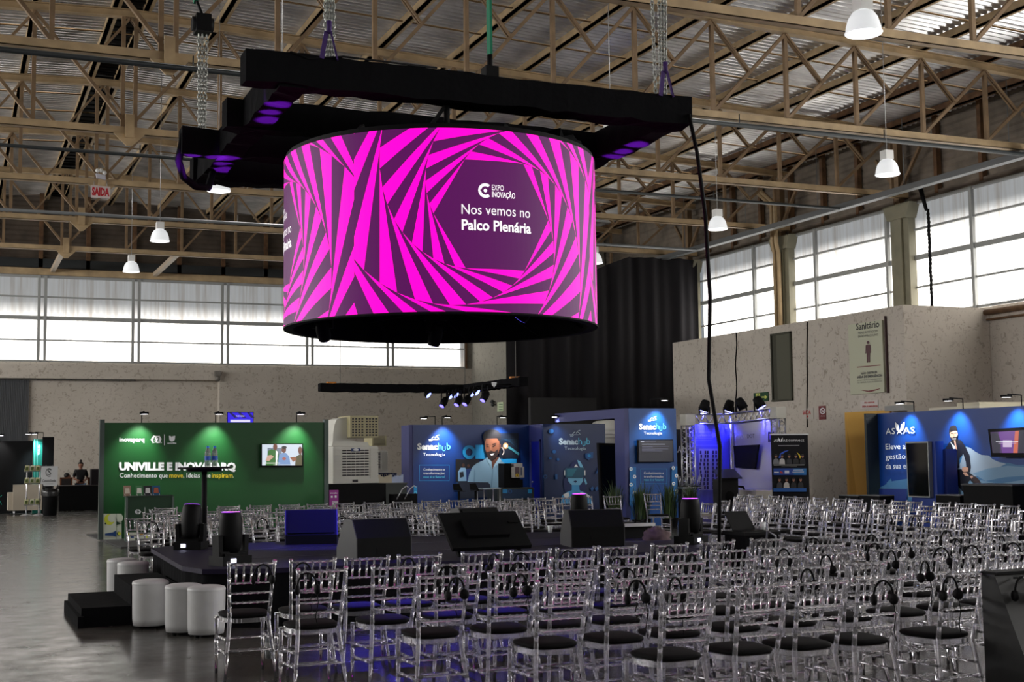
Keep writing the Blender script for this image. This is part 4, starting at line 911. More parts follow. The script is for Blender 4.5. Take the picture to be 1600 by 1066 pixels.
for i in range(7):
    for j in range(8): xa = q3.x+wv*(.07+.11*j+(.05 if j > 3 else 0)); za = q3.z+hv*(.07+.125*i); b.box((xa, CY-.13, za), (xa+wv*.06, CY-.1, za+hv*.07))
b.build('grille', M_SLOT, v)
a2 = atY(503, 757, CY+1.3); c2 = atY(520, 700, CY+1.3); cooler('second white air cooler, mostly hidden behind the end of the green wall', c2.x-1.05, c2.x+.0, CY+1.45, a2.z, c2.z, .9)
a2 = atY(590, 745, 35.5); c2 = atY(605, 704, 35.5); tq = cooler('bluish far air cooler standing behind the big one, beige vent on top', c2.x-1.0, c2.x, 35.5, 1.3, c2.z, .9, 10, False)
e0 = atY(580, 697, 35.5); e1 = atY(602, 681, 35.5); b = MB(); b.box((e0.x, 35.4, e0.z), (e1.x, 36.2, e1.z)); v = b.build('vent_box', M_VENT, tq)
b = MB()
for i in range(8): zz = e0.z+(e1.z-e0.z)*(.08+.12*i); b.box((e0.x+.04, 35.39, zz), (e1.x-.04, 35.41, zz+.012))
b.build('grille', M_SLOT, v)
b = MB(); b.box((c2.x-1.3, 35.4, 0), (c2.x+.25, 36.6, 1.28)); tag(b.build('equipment_case', mat('navy_case', srgb(20, 30, 70), .5), off=(c2.x-.5, 36, 0)), 'navy case under the far air cooler', 'case')
a3 = atY(511, 757, CY); c3 = atY(600, 757, CY); t = thing('flight_case', 'long black case carrying the big white air cooler', 'case', ((a3.x+c3.x)/2, CY+.5, 0)); b = MB(); b.box((a3.x, CY-.15, 0.02), (c3.x, CY+1.1, a.z-.012)); b.build('body', M_BLACK, t); b = MB(); b.box((a3.x-.012, CY-.16, a.z*.5), (c3.x+.012, CY+1.11, a.z*.5+.03)); b.build('edge_strip', M_BLACKG, t)
a2 = atY(503, 757, CY+1.3); c2 = atY(520, 700, CY+1.3); b = MB(); b.box((c2.x-1.15, 32.4, 0), (c2.x+.02, 33.4, a2.z-.002)); tag(b.build('equipment_case', M_BLACK, off=(c2.x-.5, 33, 0)), 'black case under the half-hidden cooler', 'case')
t = thing('sign_stand', 'small magenta notice board on a foot beside the green wall', 'sign', (atY(521, 780, 29.2).x, 29.2, 0)); g = Flat('Y', 29.2); M_MG = paint(150, 40, 140)
g.rect(514.5, 766, 529, 789, M_MG); g.text('atenção', 516, 527, 771.5, 2.2, W, .02); g.rect(517, 775, 520, 778, W); g.rect(523, 774.5, 526, 778, W); g.rect(519, 783, 528, 789, paint(190, 170, 190)); g.build('board_face', t)
q = atY(521.7, 780, 29.2); b = MB(); b.box((q.x-.1, 29.205, .1), (q.x+.1, 29.225, atY(521, 766, 29.2).z)); b.build('board', M_MG, t); b = MB(); b.box((q.x-.15, 29.1, 0), (q.x+.15, 29.35, .03)); b.rod((q.x, 29.215, 0), (q.x, 29.215, .4), .02, 8); b.build('foot', M_BLACK, t)
ca = atY(601, 755, 32.2); cb = atY(637, 755, 32.2); t = thing('bar_counter', 'dark grey counter between the cooler and the blue booth', 'counter', ((ca.x+cb.x)/2, 32.5, 0)); b = MB(); b.box((ca.x, 32.2, 0), (cb.x-.02, 32.9, ca.z-.03)); b.build('body', mat('counter_grey', srgb(44, 52, 48), .5), t); b = MB(); b.box((ca.x-.4, 32.15, ca.z-.03), (cb.x-.02, 32.95, ca.z)); b.build('top', mat('counter_dark', srgb(70, 74, 70), .4), t)
for i in range(9):
    x = ca.x-.32+(cb.x-ca.x+.2)*i/8; cc_ = (200, 190, 165) if i < 6 else (190, 205, 235)
    t = thing('paper_bag', 'small pale paper bag on the grey counter, %s from the left' % ORD[i], 'bag', (x, 32.4, ca.z), 'paper bags on the grey counter')
    b = MB(); b.prism([(x-.05, 32.35, ca.z), (x+.05, 32.35, ca.z), (x+.055, 32.35, ca.z+.15+.03*(i % 3)), (x-.055, 32.35, ca.z+.15+.03*(i % 2))], (0, .1, 0)); b.build('bag', paint(*cc_), t)
    b = MB(); b.rings([(x-.03, 32.4, ca.z+.14), (x-.02, 32.4, ca.z+.22), (x+.02, 32.4, ca.z+.22), (x+.03, 32.4, ca.z+.14)], .006, 4); b.build('handle', paint(*cc_), t)
q = atY(627, 772, 30.8); t = thing('folding_cart', 'dark folded cart with bent metal handles before the grey counter', 'cart', (q.x, 30.8, 0))
b = MB(); b.box((q.x-.25, 30.6, .1), (q.x+.35, 31.0, .82)); b.build('body', M_BLACK, t)
for k in (0, 1): b = MB(); b.rings([(q.x-.2+.2*k, 30.55, .7), (q.x-.05+.2*k, 30.55, .95), (q.x+.05+.2*k, 30.55, 1.02), (q.x+.1+.2*k, 30.55, .98)], .014, 6); b.build('handle', M_ALU, t)
for sx in (-1, 1): b = MB(); b.rod((q.x+.05+.25*sx-.02, 30.8, .06), (q.x+.05+.25*sx+.02, 30.8, .06), .06, 12); b.build('wheel', M_BLACK, t)
# ------------------------------------------------------------------ blue booth of three walls
BLUE = mat('booth_blue', srgb(0, 46, 112), .4); BLUED = mat('booth_blue_side', srgb(44, 50, 108), .5); BLUE2 = mat('booth_blue_dark', srgb(4, 36, 84), .42); DOORB = mat('door_blue', srgb(8, 20, 140), .4)
CYAN = paint(20, 150, 215); LCY = paint(90, 200, 240)
def senac(g, x0, x1, yb, cap, sub0, sub1, sb, scap, ix, iy, k, dark=False):
    w1 = paint(170, 190, 205) if dark else W; m_ = x0+(x1-x0)*.62
    g.text('Senac', x0, m_-.5, yb, cap, w1, .045); g.text('h', m_+.3, m_+(x1-m_)*.3, yb, cap*1.12, LCY, .0); g.path([(m_+(x1-m_)*.38, yb-cap*.55), (m_+(x1-m_)*.38, yb+cap*.12), (m_+(x1-m_)*.47, yb+cap*.25), (m_+(x1-m_)*.58, yb+cap*.12), (m_+(x1-m_)*.58, yb-cap*.55)], cap*.1, LCY); g.text('b', m_+(x1-m_)*.7, x1, yb, cap*1.12, LCY, .0)
    g.text('Tecnologia', sub0, sub1, sb, scap, w1)
    for dx, dy, q in ((0, 0, 1), (0, 1.1, 1)): pass
    g.path([(ix-9*k, iy+3*k), (ix-5*k, iy+3*k), (ix-3.5*k, iy+1.2*k), (ix-2*k, iy-.8*k), (ix+0*k, iy-1.5*k)], 1.0*k, w1); g.path([(ix-8*k, iy+5*k), (ix-4*k, iy+5*k), (ix-2.5*k, iy+3*k), (ix+3*k, iy+3*k), (ix+5.5*k, iy+3*k)], .9*k, w1); g.path([(ix+1*k, iy+1*k), (ix+2.8*k, iy-2*k), (ix+5*k, iy-3.4*k), (ix+7.5*k, iy-4*k)], 1.0*k, w1); g.path([(ix+3.5*k, iy-1.2*k), (ix+6*k, iy+.4*k), (ix+7.5*k, iy+3*k)], 1.1*k, w1)
SY = 33.0
xa = atY(645, 700, SY).x; xb = 14.62; xl = atY(638, 700, SY).x
t = thing('exhibition_wall', 'blue booth wall printed with a smiling man at a laptop', 'booth wall', (xa, SY, 0))
b = MB(); b.box((xa, SY, 0), (xb, SY+.1, 2.57)); b.build('panel', BLUE, t); b = MB(); b.box((xa-.02, SY-.06, 0), (xa, SY+.9, 2.57)); b.box((xl, SY-.05, 0), (xa-.02, SY-.03, 2.57)); b.build('side_panel', BLUED, t)
g = Flat('Y', SY-.002); senac(g, 652, 704, 702.5, 9, 661, 695.5, 712.5, 4.6, 678.5, 684, 1.0)
for y, s_, c_ in ((735.5, 'Conhecimento e', W), (741.3, 'transformação:', W), (747, 'esse é o futuro!', LCY)): g.text(s_, 661.5, 695, y, 3.6, c_)
for p, q in (((655.5, 727), (702, 727)), ((702, 727), (702, 751.5)), ((702, 751.5), (655.5, 751.5)), ((655.5, 751.5), (655.5, 727))): g.line(p, q, .45, CYAN)
g.rect(646, 760, 652, 771, CYAN); g.ringp(649, 770.8, 1.6, 3, LCY); g.oval(649, 777, 2.6, 2.6, W); g.rect(646, 777, 652, 780, W)
g.rect(743, 695.5, 764, 717, CYAN); g.ringp(733, 706.8, 5.3, 10, CYAN, e=1.08, n=28)
g.rect(780, 677, 810, 716, paint(6, 20, 40)); g.rect(780, 717, 807, 724, CYAN); g.oval(790, 697, 4.2, 4.6, paint(190, 140, 90)); g.oval(790, 697, 2.2, 2.4, W); g.path([(794, 699), (800, 702), (806, 707), (811, 710)], 3.4, paint(60, 140, 160))
for k in range(5): g.line((784+3*k, 686+k), (808, 688+3*k), .4, paint(30, 70, 100))
g.rect(712, 718, 748, 753, paint(10, 14, 30)); g.rect(712, 718, 719, 752, paint(14, 10, 14)); g.oval(724, 727, 2.2, 3, paint(70, 45, 36)); g.poly([(716, 737), (720, 731), (727, 731), (730, 737), (729, 752), (716, 752)], paint(130, 170, 205)); g.poly([(718, 738), (724, 737), (725, 745), (719, 747)], paint(20, 26, 40)); g.oval(732, 728, 2, 2.6, paint(80, 50, 40)); g.poly([(728, 733), (737, 732), (738, 752), (729, 752)], paint(20, 50, 110))
# the printed man: shirt, neck, face, hair
SH_ = paint(132, 170, 196); SH2 = paint(108, 146, 174); SKN = paint(128, 78, 56); SKD = paint(96, 56, 42); HR = paint(22, 20, 26)
g.poly([(730.5, 753), (733, 742), (738, 730), (745, 724), (756, 719), (761, 715), (780, 717), (784, 721), (789, 724), (789, 767), (772, 771), (762, 760), (730.5, 758)], SH_)
g.poly([(741, 732), (743, 740), (742, 753), (740, 753)], SH2); g.poly([(769, 734), (771, 734), (768, 770), (766, 768)], SH2); g.poly([(776, 728), (777.5, 728), (783, 766), (781, 767)], SH2)
g.poly([(764, 712), (780, 714), (780, 719), (772, 728), (769.5, 734), (768, 722)], SKD)
g.poly([(760, 716), (764, 713), (768.5, 723), (768, 733), (765, 727)], paint(150, 186, 208)); g.poly([(780, 715), (784, 720), (776, 727), (770, 733), (772, 727)], paint(150, 186, 208))
g.poly([(757, 686), (779.5, 685), (781, 697), (779, 709), (774, 716), (768, 719.5), (763, 717), (759.5, 709), (757.5, 698)], SKN); g.poly([(779.5, 694), (782.5, 694), (782.8, 700), (780, 703)], SKD)
g.poly([(755.5, 687), (754.5, 681), (757, 675.5), (763, 672), (770, 671), (777, 672.5), (782, 677.5), (782.5, 684), (781, 691), (778.5, 688), (776.5, 685), (759.5, 685.5), (758, 692), (756.5, 691)], HR)
g.poly([(759, 704), (761, 707), (764, 706), (768, 705), (773, 706), (778, 702), (779, 709), (774, 716.5), (768, 719.8), (763, 717), (760, 710)], paint(40, 26, 26)); g.poly([(765.5, 709.5), (772.5, 708.5), (770.5, 711.5), (767.5, 712)], W)
g.poly([(759.5, 696.5), (763.5, 697.5), (763.5, 698.6), (760, 698)], HR); g.poly([(769.5, 697), (774.5, 695), (774.5, 696.3), (770, 698.4)], HR); g.line((759.5, 694.5), (764, 695), .9, HR); g.line((769, 694.5), (775.5, 692.8), .9, HR); g.poly([(766, 697), (767.5, 697), (768.5, 704), (765, 704.4)], paint(150, 96, 72)); g.path([(784, 699), (787, 703), (787.5, 707), (785, 711)], 1.4, paint(205, 190, 180))
g.poly([(712.5, 753), (763, 754), (766, 758), (768, 777), (716, 780)], paint(36, 44, 62)); g.poly([(712.5, 753), (716, 753), (718.5, 780), (716, 780)], paint(20, 62, 110))
g.build('graphic', t)
for i, (px, e) in enumerate(((692, 42), (778, 26))): q = atY(px, 664, SY); arm_spot(('bent-arm lamp above the left end of the blue booth wall', 'lit lamp above the printed man on the blue booth wall')[i], (q.x, SY+.05, 2.57), (0, -1, 0), (q.x, SY, 1.8), e)
q = atY(681, 664, SY); arm_spot('dark bent-arm lamp beside the lit one at the left end of the blue wall', (q.x, SY+.05, 2.57), (-.5, .86, 0), (q.x-.3, SY+.9, .5), 4)
VY = 32.05
t = thing('booth_storeroom', 'blue storeroom side wall with a narrow blue door between two printed walls', 'booth wall', (14.62, 32.5, 0)); b = MB(); b.box((14.62, VY+.1, 0), (14.72, SY, 2.56)); b.build('side_panel', BLUED, t)
b = MB(); b.box((14.598, VY+.22, 0), (14.622, SY-.2, 2.1)); d_ = b.build('door_leaf', DOORB, t)
b = MB(); b.box((14.59, VY+.17, 0), (14.624, VY+.22, 2.15)); b.box((14.59, SY-.2, 0), (14.624, SY-.15, 2.15)); b.box((14.59, VY+.17, 2.1), (14.624, SY-.15, 2.15)); b.build('door_frame', BLUED, t)
b = MB(); b.ball((14.57, SY-.3, 1.0), .025); b.rod((14.57, SY-.3, 1.0), (14.6, SY-.3, 1.0), .01, 6); b.build('handle', M_ALU, d_)
xv0 = 14.62; xv1 = atY(946, 700, VY).x
t = thing('exhibition_wall', 'dark blue booth wall printed with a woman in a virtual reality headset', 'booth wall', (xv0, VY, 0)); b = MB(); b.box((xv0, VY, 0), (xv1, VY+.1, 2.56)); b.build('panel', BLUE2, t)
g = Flat('Y', VY-.002); senac(g, 873.5, 922, 694.5, 9, 882, 915.5, 703, 4.6, 899, 676.5, 1.0, True)
fig = paint(120, 190, 226); dk = paint(10, 34, 90); ic = paint(12, 84, 150)
g.poly([(888, 735), (893, 724), (900, 718.5), (904, 719), (908, 722), (912, 731), (914, 745), (918, 757), (914, 770), (882, 768), (880, 752)], dk); g.poly([(902, 719), (906, 720.5), (910, 727), (911.5, 732), (907, 731), (903.5, 725)], fig); g.poly([(897, 730), (900, 725.5), (903.5, 730)], W)
g.poly([(887, 745), (911, 745), (911, 752), (907, 757.5), (902, 760), (897, 760), (892, 757), (888, 752)], fig); g.poly([(893.5, 758), (905, 758), (905.5, 766), (914, 770), (922, 775), (925, 787), (876, 787), (878, 775), (886, 769), (893.5, 766)], paint(70, 160, 215)); g.poly([(880, 773), (888, 769), (890, 775), (884, 780)], W); g.poly([(906, 769), (916, 771), (922, 776), (912, 777)], W); g.poly([(896, 752.2), (899, 751), (902, 752.2), (899, 754.8)], dk); g.poly([(913.5, 747), (916, 751), (917.5, 756), (915.5, 758), (912.5, 751)], fig)
g.poly([(884, 731.5), (910, 730.5), (912.5, 733), (912.5, 744), (910, 747), (885, 747), (883, 744), (882.8, 734)], paint(14, 78, 104)); g.rect(881.6, 735, 883, 743, W); g.rect(913, 735, 914.6, 743, W); g.poly([(886, 733), (902, 732), (894, 745), (886, 745)], paint(26, 110, 132))
for (x, y, r_) in ((866, 706, 3), (872, 718, 2.2), (860, 716, 2.4), (861, 674, 4)): g.oval(x, y, r_, r_*.9, ic)
g.poly([(914.5, 709), (927, 706.5), (926.5, 716), (922, 716.5), (920, 719.5), (917.5, 717), (914.5, 716)], ic); g.oval(920.5, 712.3, 2.6, 2.2, CYAN); g.ringp(852, 745, 2, 3.2, ic, n=10); g.rect(867.5, 741, 871, 749, ic); g.path([(932, 740), (935, 733), (937, 732)], 2, ic)
for k in range(3): g.poly([(922+7*k, 764), (926+7*k, 760), (928+7*k, 764), (925+7*k, 768)], ic)
g.build('graphic', t)
q = atY(867, 661, VY); arm_spot('lit lamp hanging at the left end of the dark blue wall', (q.x, VY+.05, 2.56), (-.4, -.92, 0), (q.x+.4, VY, 1.9), 8); q = atY(934, 661, VY)
# arch and tower
TYF = 28.0; AX = 14.92
t = thing('booth_arch', 'flat blue arch joining the dark blue wall to the tall blue tower', 'arch', (AX, 30, 0)); b = MB(); b.box((AX, TYF, 2.6), (AX+.12, 31.95, 2.83)); b.build('fascia', BLUED, t); b = MB(); b.box((AX, TYF, 0), (AX+.12, TYF+.5, 2.6)); b.build('pillar', BLUED, t)
xt1 = atY(1057.5, 700, TYF).x
t = thing('exhibition_tower', 'tall bright blue tower with lettering and a screen, behind the grasses', 'booth wall', (15.7, TYF, 0)); b = MB(); b.box((AX+.125, TYF, 0), (xt1, TYF+.5, 2.83)); b.build('body', mat('tower_blue', srgb(0, 70, 140), .4), t)
g = Flat('Y', TYF-.002); senac(g, 998.5, 1041, 671, 8.5, 1006, 1034.5, 679, 4.2, 1019.5, 654, .85)
for y, s_, c_ in ((741, 'Conhecimento e', W), (746.5, 'transformação:', W), (751.5, 'esse é o futuro!', LCY)): g.text(s_, 1006, 1037, y, 3.4, c_)
for p, q in (((1001, 733), (1042, 733)), ((1042, 733), (1042, 756)), ((1042, 756), (1001, 756)), ((1001, 756), (1001, 733))): g.line(p, q, .4, CYAN)
g.rect(984, 730, 994, 790, paint(12, 110, 180)); g.rect(1049.5, 729, 1058, 790, paint(12, 110, 180))
for (x, y) in ((986, 733), (991.5, 745), (986, 757.5), (991.5, 770), (1052, 731.5), (1057, 743.5), (1052.5, 756), (1057, 768)): g.oval(x, y, 2.6, 2.9, W); g.oval(x, y, 1.1, 1.2, CYAN)
g.build('graphic', t)
q = atY(1018, 638, TYF); arm_spot('bent-arm lamp on top of the tall blue tower', (q.x, TYF+.05, 2.83), (.5, -.86, 0), (q.x, TYF, 2.0), 26)
def draw3(g):
    g.rect(998, 688, 1051, 721.5, E_('darkscreen', (10, 10, 24))); w2 = E_('screenline', (190, 195, 215), .9); g.rect(1001, 689.5, 1006.5, 691, w2); g.rect(1008, 690, 1025, 690.8, E_('screendim', (90, 90, 110)))
    for y, x1 in ((694, 1039), (697.3, 1046), (698.6, 1020), (701.5, 1044), (702.8, 1023), (704.5, 1035)): g.rect(1003, y, x1, y+.7, w2 if y == 694 else E_('screendim', (90, 90, 110)))
tv_Y('dark television with lines of text on the blue tower', TYF, 997, 686.8, 1052, 722.8, draw3)
# black totem in the arch and the white ducting behind it
q0 = atY(937, 780, 29.6); q1 = atY(968, 692, 29.6); t = thing('totem_screen', 'tall black totem screen standing in the blue arch', 'screen', ((q0.x+q1.x)/2, 29.6, 0)); b = MB(); b.prism([(q0.x+.06, 29.6, .1), (q1.x, 29.6, .1), (q1.x-.04, 29.6, q1.z-.02), (q0.x, 29.6, q1.z)], (0, .12, 0)); b.build('panel', M_BLACK, t); b = MB(); b.box((q0.x, 29.45, 0), (q1.x, 29.9, .1)); b.build('foot', M_BLACK, t); b = MB(); b.prism([(q0.x+.1, 29.597, .2), (q1.x-.04, 29.597, .2), (q1.x-.08, 29.597, q1.z-.08), (q0.x+.05, 29.597, q1.z-.06)], (0, -.004, 0)); b.build('glass', mat('screen_off', (.004, .004, .005), .08), t)
q0 = atY(943, 780, 33.8); q1 = atY(972, 660, 33.8); t = thing('air_cooler', 'white plastic cooler housing glimpsed through the blue arch', 'air cooler', ((q0.x+q1.x)/2, 33.8, 0), 'white air coolers'); b = MB(); b.box((q0.x, 33.8, 0), (q1.x, 34.8, q1.z-.25)); b.build('body', M_CREAM, t); b = MB(); b.smooth = True; b.prism([(q0.x+(q1.x-q0.x)*k, 33.82, q1.z-.25+.32*math.sin(PI*min(1, max(0, k)))**.6) for k in [i/12 for i in range(13)]], (0, .9, 0)); b.build('hood', M_CREAM, t)
for z in (.33, .5): b = MB(); b.box((q0.x, 33.785, 2.0+z*.6), (q1.x, 33.8, 2.01+z*.6)); b.build('seam', M_SLOT, t)
# coffee machine and tables before the man
q0 = atY(788, 762, 31.3); q1 = atY(818, 724, 31.3); t = thing('coffee_machine', 'black and silver drinks machine in front of the printed man', 'coffee machine', ((q0.x+q1.x)/2, 31.3, q0.z)); xm = q0.x+(q1.x-q0.x)*.36
b = MB(); b.box((q0.x, 31.3, q0.z), (xm, 31.7, q1.z)); b.box((xm, 31.5, q0.z), (q1.x-.02, 31.7, q1.z-.05)); b.box((xm, 31.35, q0.z), (q1.x, 31.7, q0.z+.2)); b.build('body', M_BLACK, t); b = MB(); zz = q0.z+(q1.z-q0.z)*.4; b.box((xm, 31.26, zz), (q1.x, 31.6, q1.z-.09)); b.box((xm+.08, 31.3, q1.z-.09), (q1.x-.03, 31.6, q1.z)); b.build('front', mat('machine_silver', srgb(196, 192, 186), .35), t)
g = Flat('Y', 31.258); g.rect(805, 730, 811.5, 745.5, paint(96, 74, 84)); g.rect(813.5, 730.5, 815.5, 743, paint(70, 84, 120)); g.oval(808, 743, 2.6, 2.8, paint(222, 186, 20)); g.rect(807.3, 741.5, 808.7, 744.5, paint(40, 40, 10)); g.build('sticker', t)
a = atY(776, 763, 31.2); c = atY(833, 763, 31.2); t = thing('bar_counter', 'dark counter with a blue printed front under the drinks machine', 'counter', ((a.x+c.x)/2, 31.4, 0)); b = MB(); b.box((a.x, 31.15, 0), (c.x, 31.85, a.z)); b.build('body', mat('counter_grey', srgb(44, 52, 48), .5), t); g = Flat('Y', 31.148); g.rect(785, 764.5, 831, 779, paint(2, 52, 92)); g.rect(785.5, 765, 793, 771, CYAN); g.ringp(797, 768, 1.8, 3.4, ic); g.rect(825, 765, 831, 771, CYAN); g.build('graphic', t)
q = atY(764, 772, 30.2); t = thing('side_table', 'glass-topped low table in front of the printed laptop', 'table', (q.x, 30.2, 0)); b = MB(); b.box((q.x-.22, 30.0, .9), (q.x+.24, 30.5, .93)); b.build('table_top', mat('frosted_top', srgb(150, 160, 165), .2), t)
for dx, dy in ((-.2, 30.03), (.22, 30.03), (-.2, 30.47), (.22, 30.47)): b = MB(); b.rod((q.x+dx, dy, 0), (q.x+dx, dy, .9), .012, 6); b.build('leg', M_ALU, t)
for i, px in enumerate((716, 742)): q = atY(px, 775, 30.0); t = thing('laptop', 'open dark laptop on a stand, %s one before the blue wall' % ('left', 'right')[i], 'laptop', (q.x, 30.0, 0), 'laptops before the blue wall'); b = MB(); b.prism([(q.x-.12, 30.0, .9), (q.x+.12, 30.0, .88), (q.x+.06, 30.1, 1.06), (q.x-.1, 30.1, 1.05)], (0, .012, 0)); b.build('lid', M_BLACKG, t); b = MB(); b.box((q.x-.12, 29.8, .87), (q.x+.12, 30.0, .885)); b.build('keyboard', M_BLACKG, t); b = MB(); b.rod((q.x, 29.95, 0), (q.x, 29.95, .87), .03, 8); b.cbox((q.x, 29.95, .01), (.35, .35, .02)); b.build('stand', M_BLACK, t)
# ------------------------------------------------------------------ grasses before the tower
M_LEAF = [mat('reed_green_%d' % i, c, .6) for i, c in enumerate((srgb(38, 62, 22), srgb(62, 84, 34), srgb(26, 44, 18)))]
gr = random.Random(5)
for i in range(7):
    x = 13.9+.34*i+gr.uniform(-.05, .05); y = 26.7+.35*(i % 2)
    t = thing('reed_plant', 'tall dark green grass in a low planter, %s clump from the left before the tower' % ORD[i], 'plant', (x, y, 0), 'tall grasses before the blue tower')
    b = MB(); b.lathe((x, y, 0), [(.11, 0), (.14, .2), (.145, .22), (.12, .21), (.001, .2)], 14); b.build('pot', M_BLACK, t)
    b = MB()
    for k in range(110):
        a = gr.uniform(0, 6.28); r0 = gr.uniform(0, .1); h = gr.uniform(.45, .82)*(1.25 if gr.random() < .12 else 1); ln = gr.uniform(.02, .24); wd = gr.uniform(.006, .012); d = Vector((math.cos(a), math.sin(a), 0)); s = Vector((-d.y, d.x, 0))*wd; p = Vector((x, y, .2))+d*r0; b.m = gr.randrange(3); P = [p, p+d*ln*.25+Vector((0, 0, h*.5)), p+d*ln*.7+Vector((0, 0, h*.85)), p+d*ln*1.2+Vector((0, 0, h))]
        b.add([P[0]-s, P[0]+s, P[1]-s, P[1]+s, P[2]-s*.7, P[2]+s*.7, P[3]], [(0, 1, 3, 2), (2, 3, 5, 4), (4, 5, 6)])
    b.build('leaves', M_LEAF, t)
# ------------------------------------------------------------------ truss booth with blue light
BX, BY = 20.0, 31.2
VIN = mat('banner_vinyl', srgb(186, 184, 206), .5); VIN2 = mat('banner_vinyl_blue', srgb(110, 110, 205), .5)
xl = atY(1081, 700, BY).x
t = thing('printed_banner', 'blue-lit banner with columns of small pictures, hung in the metal truss', 'banner', ((xl+BX)/2, BY, 0)); b = MB(); b.box((xl, BY, .1), (BX-.06, BY+.02, 2.52)); b.build('sheet', VIN2, t)
g = Flat('Y', BY-.002); wl = paint(170, 168, 235); ink = paint(44, 36, 84)
g.ringp(1095, 680, 4.3, 5, wl, 90, 270, 8); g.line((1085, 675.2), (1114, 675.2), .7, wl); g.line((1085, 684.8), (1114, 684.8), .7, wl); g.oval(1115, 680, 3.6, 4.2, wl); g.text('parceiros', 1090, 1110, 682, 3.4, wl, .02); g.line((1085, 688.5), (1112, 688.5), .5, wl); g.line((1084, 696), (1128, 696), .5, wl)
g.rect(1092, 701.5, 1128, 766, paint(176, 176, 214))
for c_ in range(6):
    x = (1093.5, 1100, 1104.5, 1113, 1118.5, 1123.5)[c_]
    for r_ in range(10): o = 1.0*math.sin(r_*1.3+c_) if c_ not in (2, 3) else 0; g.rect(x+o, 704.5+6.1*r_, x+2.6+o, 709.6+6.1*r_, (ink, paint(70, 44, 70), paint(34, 40, 70))[(r_+c_) % 3])
g.build('graphic', t)
YE = atX(1214, 700, BX).y
t = thing('printed_banner', 'pale blue-lit banner lettered in black and white, right side of the truss booth', 'banner', (BX, (BY+YE)/2, 0)); b = MB(); b.box((BX, YE, .1), (BX+.02, BY-.06, 2.6)); b.build('sheet', VIN, t)
g = Flat('X', BX-.002); g.text('UNIPLAN', 1147, 1167, 685.5, 5, W, -.01, 684.8); g.text('DOT', 1167.5, 1179, 684.8, 6, paint(20, 20, 30), .0, 684.3); g.rect(1200, 675, 1209.5, 691, paint(30, 28, 60)); g.rect(1202, 678, 1207.5, 687, paint(120, 90, 160)); g.build('graphic', t)
a = atX(1157, 731, BX); c = atX(1194, 696, BX); t = thing('television', 'black television switched off on the pale side of the truss booth', 'television', (BX-.1, (a.y+c.y)/2, a.z)); b = MB(); b.prism([(BX-.16, a.y, a.z), (BX-.16, c.y+.25, a.z-.03), (BX-.16, c.y+.05, c.z+.02), (BX-.16, a.y+.08, c.z)], (.06, 0, 0)); b.build('panel', M_BLACKG, t); b = MB(); b.box((BX-.1, (a.y+c.y)/2-.2, a.z+.2), (BX, (a.y+c.y)/2+.2, c.z-.2)); b.build('wall_mount', M_BLACK, t)
t = thing('display_truss', 'silver lattice truss frame around the blue-lit booth', 'truss', (BX, BY, 0)); xp = atY(1075.5, 700, BY-.1).x; YR = YE-.12
for nm, p, q in (('post', (xp, BY-.1, .02), (xp, BY-.1, 2.5)), ('post', (BX-.02, YR, .02), (BX-.02, YR, 2.62))): b = MB(); box_truss(b, p, q, .26, up=(0, 1, 0)); b.build(nm, M_ALU, t)
b = MB(); b.rod((BX-.1, BY-.12, 0), (BX-.1, BY-.12, 2.7), .04, 10); b.build('pole', M_ALU, t)
for p, q in (((xp-.1, BY-.1, 2.66), (BX-.15, BY-.1, 2.66)), ((BX-.05, BY-.2, 2.68), (BX-.02, YR+.1, 2.76))): b = MB(); box_truss(b, p, q, .26); b.build('top_beam', M_ALU, t)
for p in ((xp, BY-.1, 2.64), (BX-.02, YR, 2.76)): b = MB(); b.cbox(p, (.3, .3, .3)); b.build('corner_block', mat('cast_alu', srgb(170, 168, 160), .5, metal=.5), t)
LENSU = glow('par_blue', (.2, .22, 1), 7)
for i, (px, py, kx, lab) in enumerate(((1101, 655, 0, 'black lamp glowing blue at the left end of the silver truss'), (1139, 650, 0, 'black lamp glowing blue over the corner of the silver truss'), (1159, 653, 1, 'black lamp turned away, between two blue ones on the silver truss'), (1187, 646, 1, 'black lamp glowing blue towards the right end of the silver truss'))):
    p = atY(px, py, BY-.25) if kx == 0 else atX(px, py, BX-.15); zt_ = 2.79+.04*kx; t = thing('par_lamp', lab, 'stage light', (p.x, p.y, zt_), 'lamps on the silver truss'); ax = Vector((-.1, .42, -.8)) if kx == 0 else Vector((.45, 0, -.8)); ax = Vector((ax.x-.12, ax.y-.3, ax.z)).normalized(); c_ = Vector((p.x, p.y, zt_+.2))
    b = MB(); b.lathe(c_, [(.06, -.2), (.11, -.17), (.135, -.05), (.14, .12)], 16, ax, True); cn = b.build('can', M_BLACK, t)
    b = MB(); b.lathe(c_, [(.001, .125), (.125, .124)], 16, ax); b.build('lens', LENSU if i != 2 else M_BLACKG, cn)
    b = MB(); b.bar(c_+Vector((-.16, 0, 0)), c_+Vector((-.16, 0, -.2)), .02, .05); b.bar(c_+Vector((.16, 0, 0)), c_+Vector((.16, 0, -.2)), .02, .05); b.bar(c_+Vector((-.16, 0, -.2)), c_+Vector((.16, 0, -.2)), .05, .02); b.build('yoke', M_BLACK, t)
    if i != 2: tg = (p.x, BY, .6) if kx == 0 else (BX, p.y, .9); lamp('SPOT', 'beam', c_+ax*.16, 300 if kx == 0 else 190, (.06, .06, 1), t, tg, .06, 80, .8)
t = thing('lectern', 'black lectern with a slanted top and a round emblem before the blue-lit booth', 'lectern', (18.55, 29.3, 0)); lx = 18.55
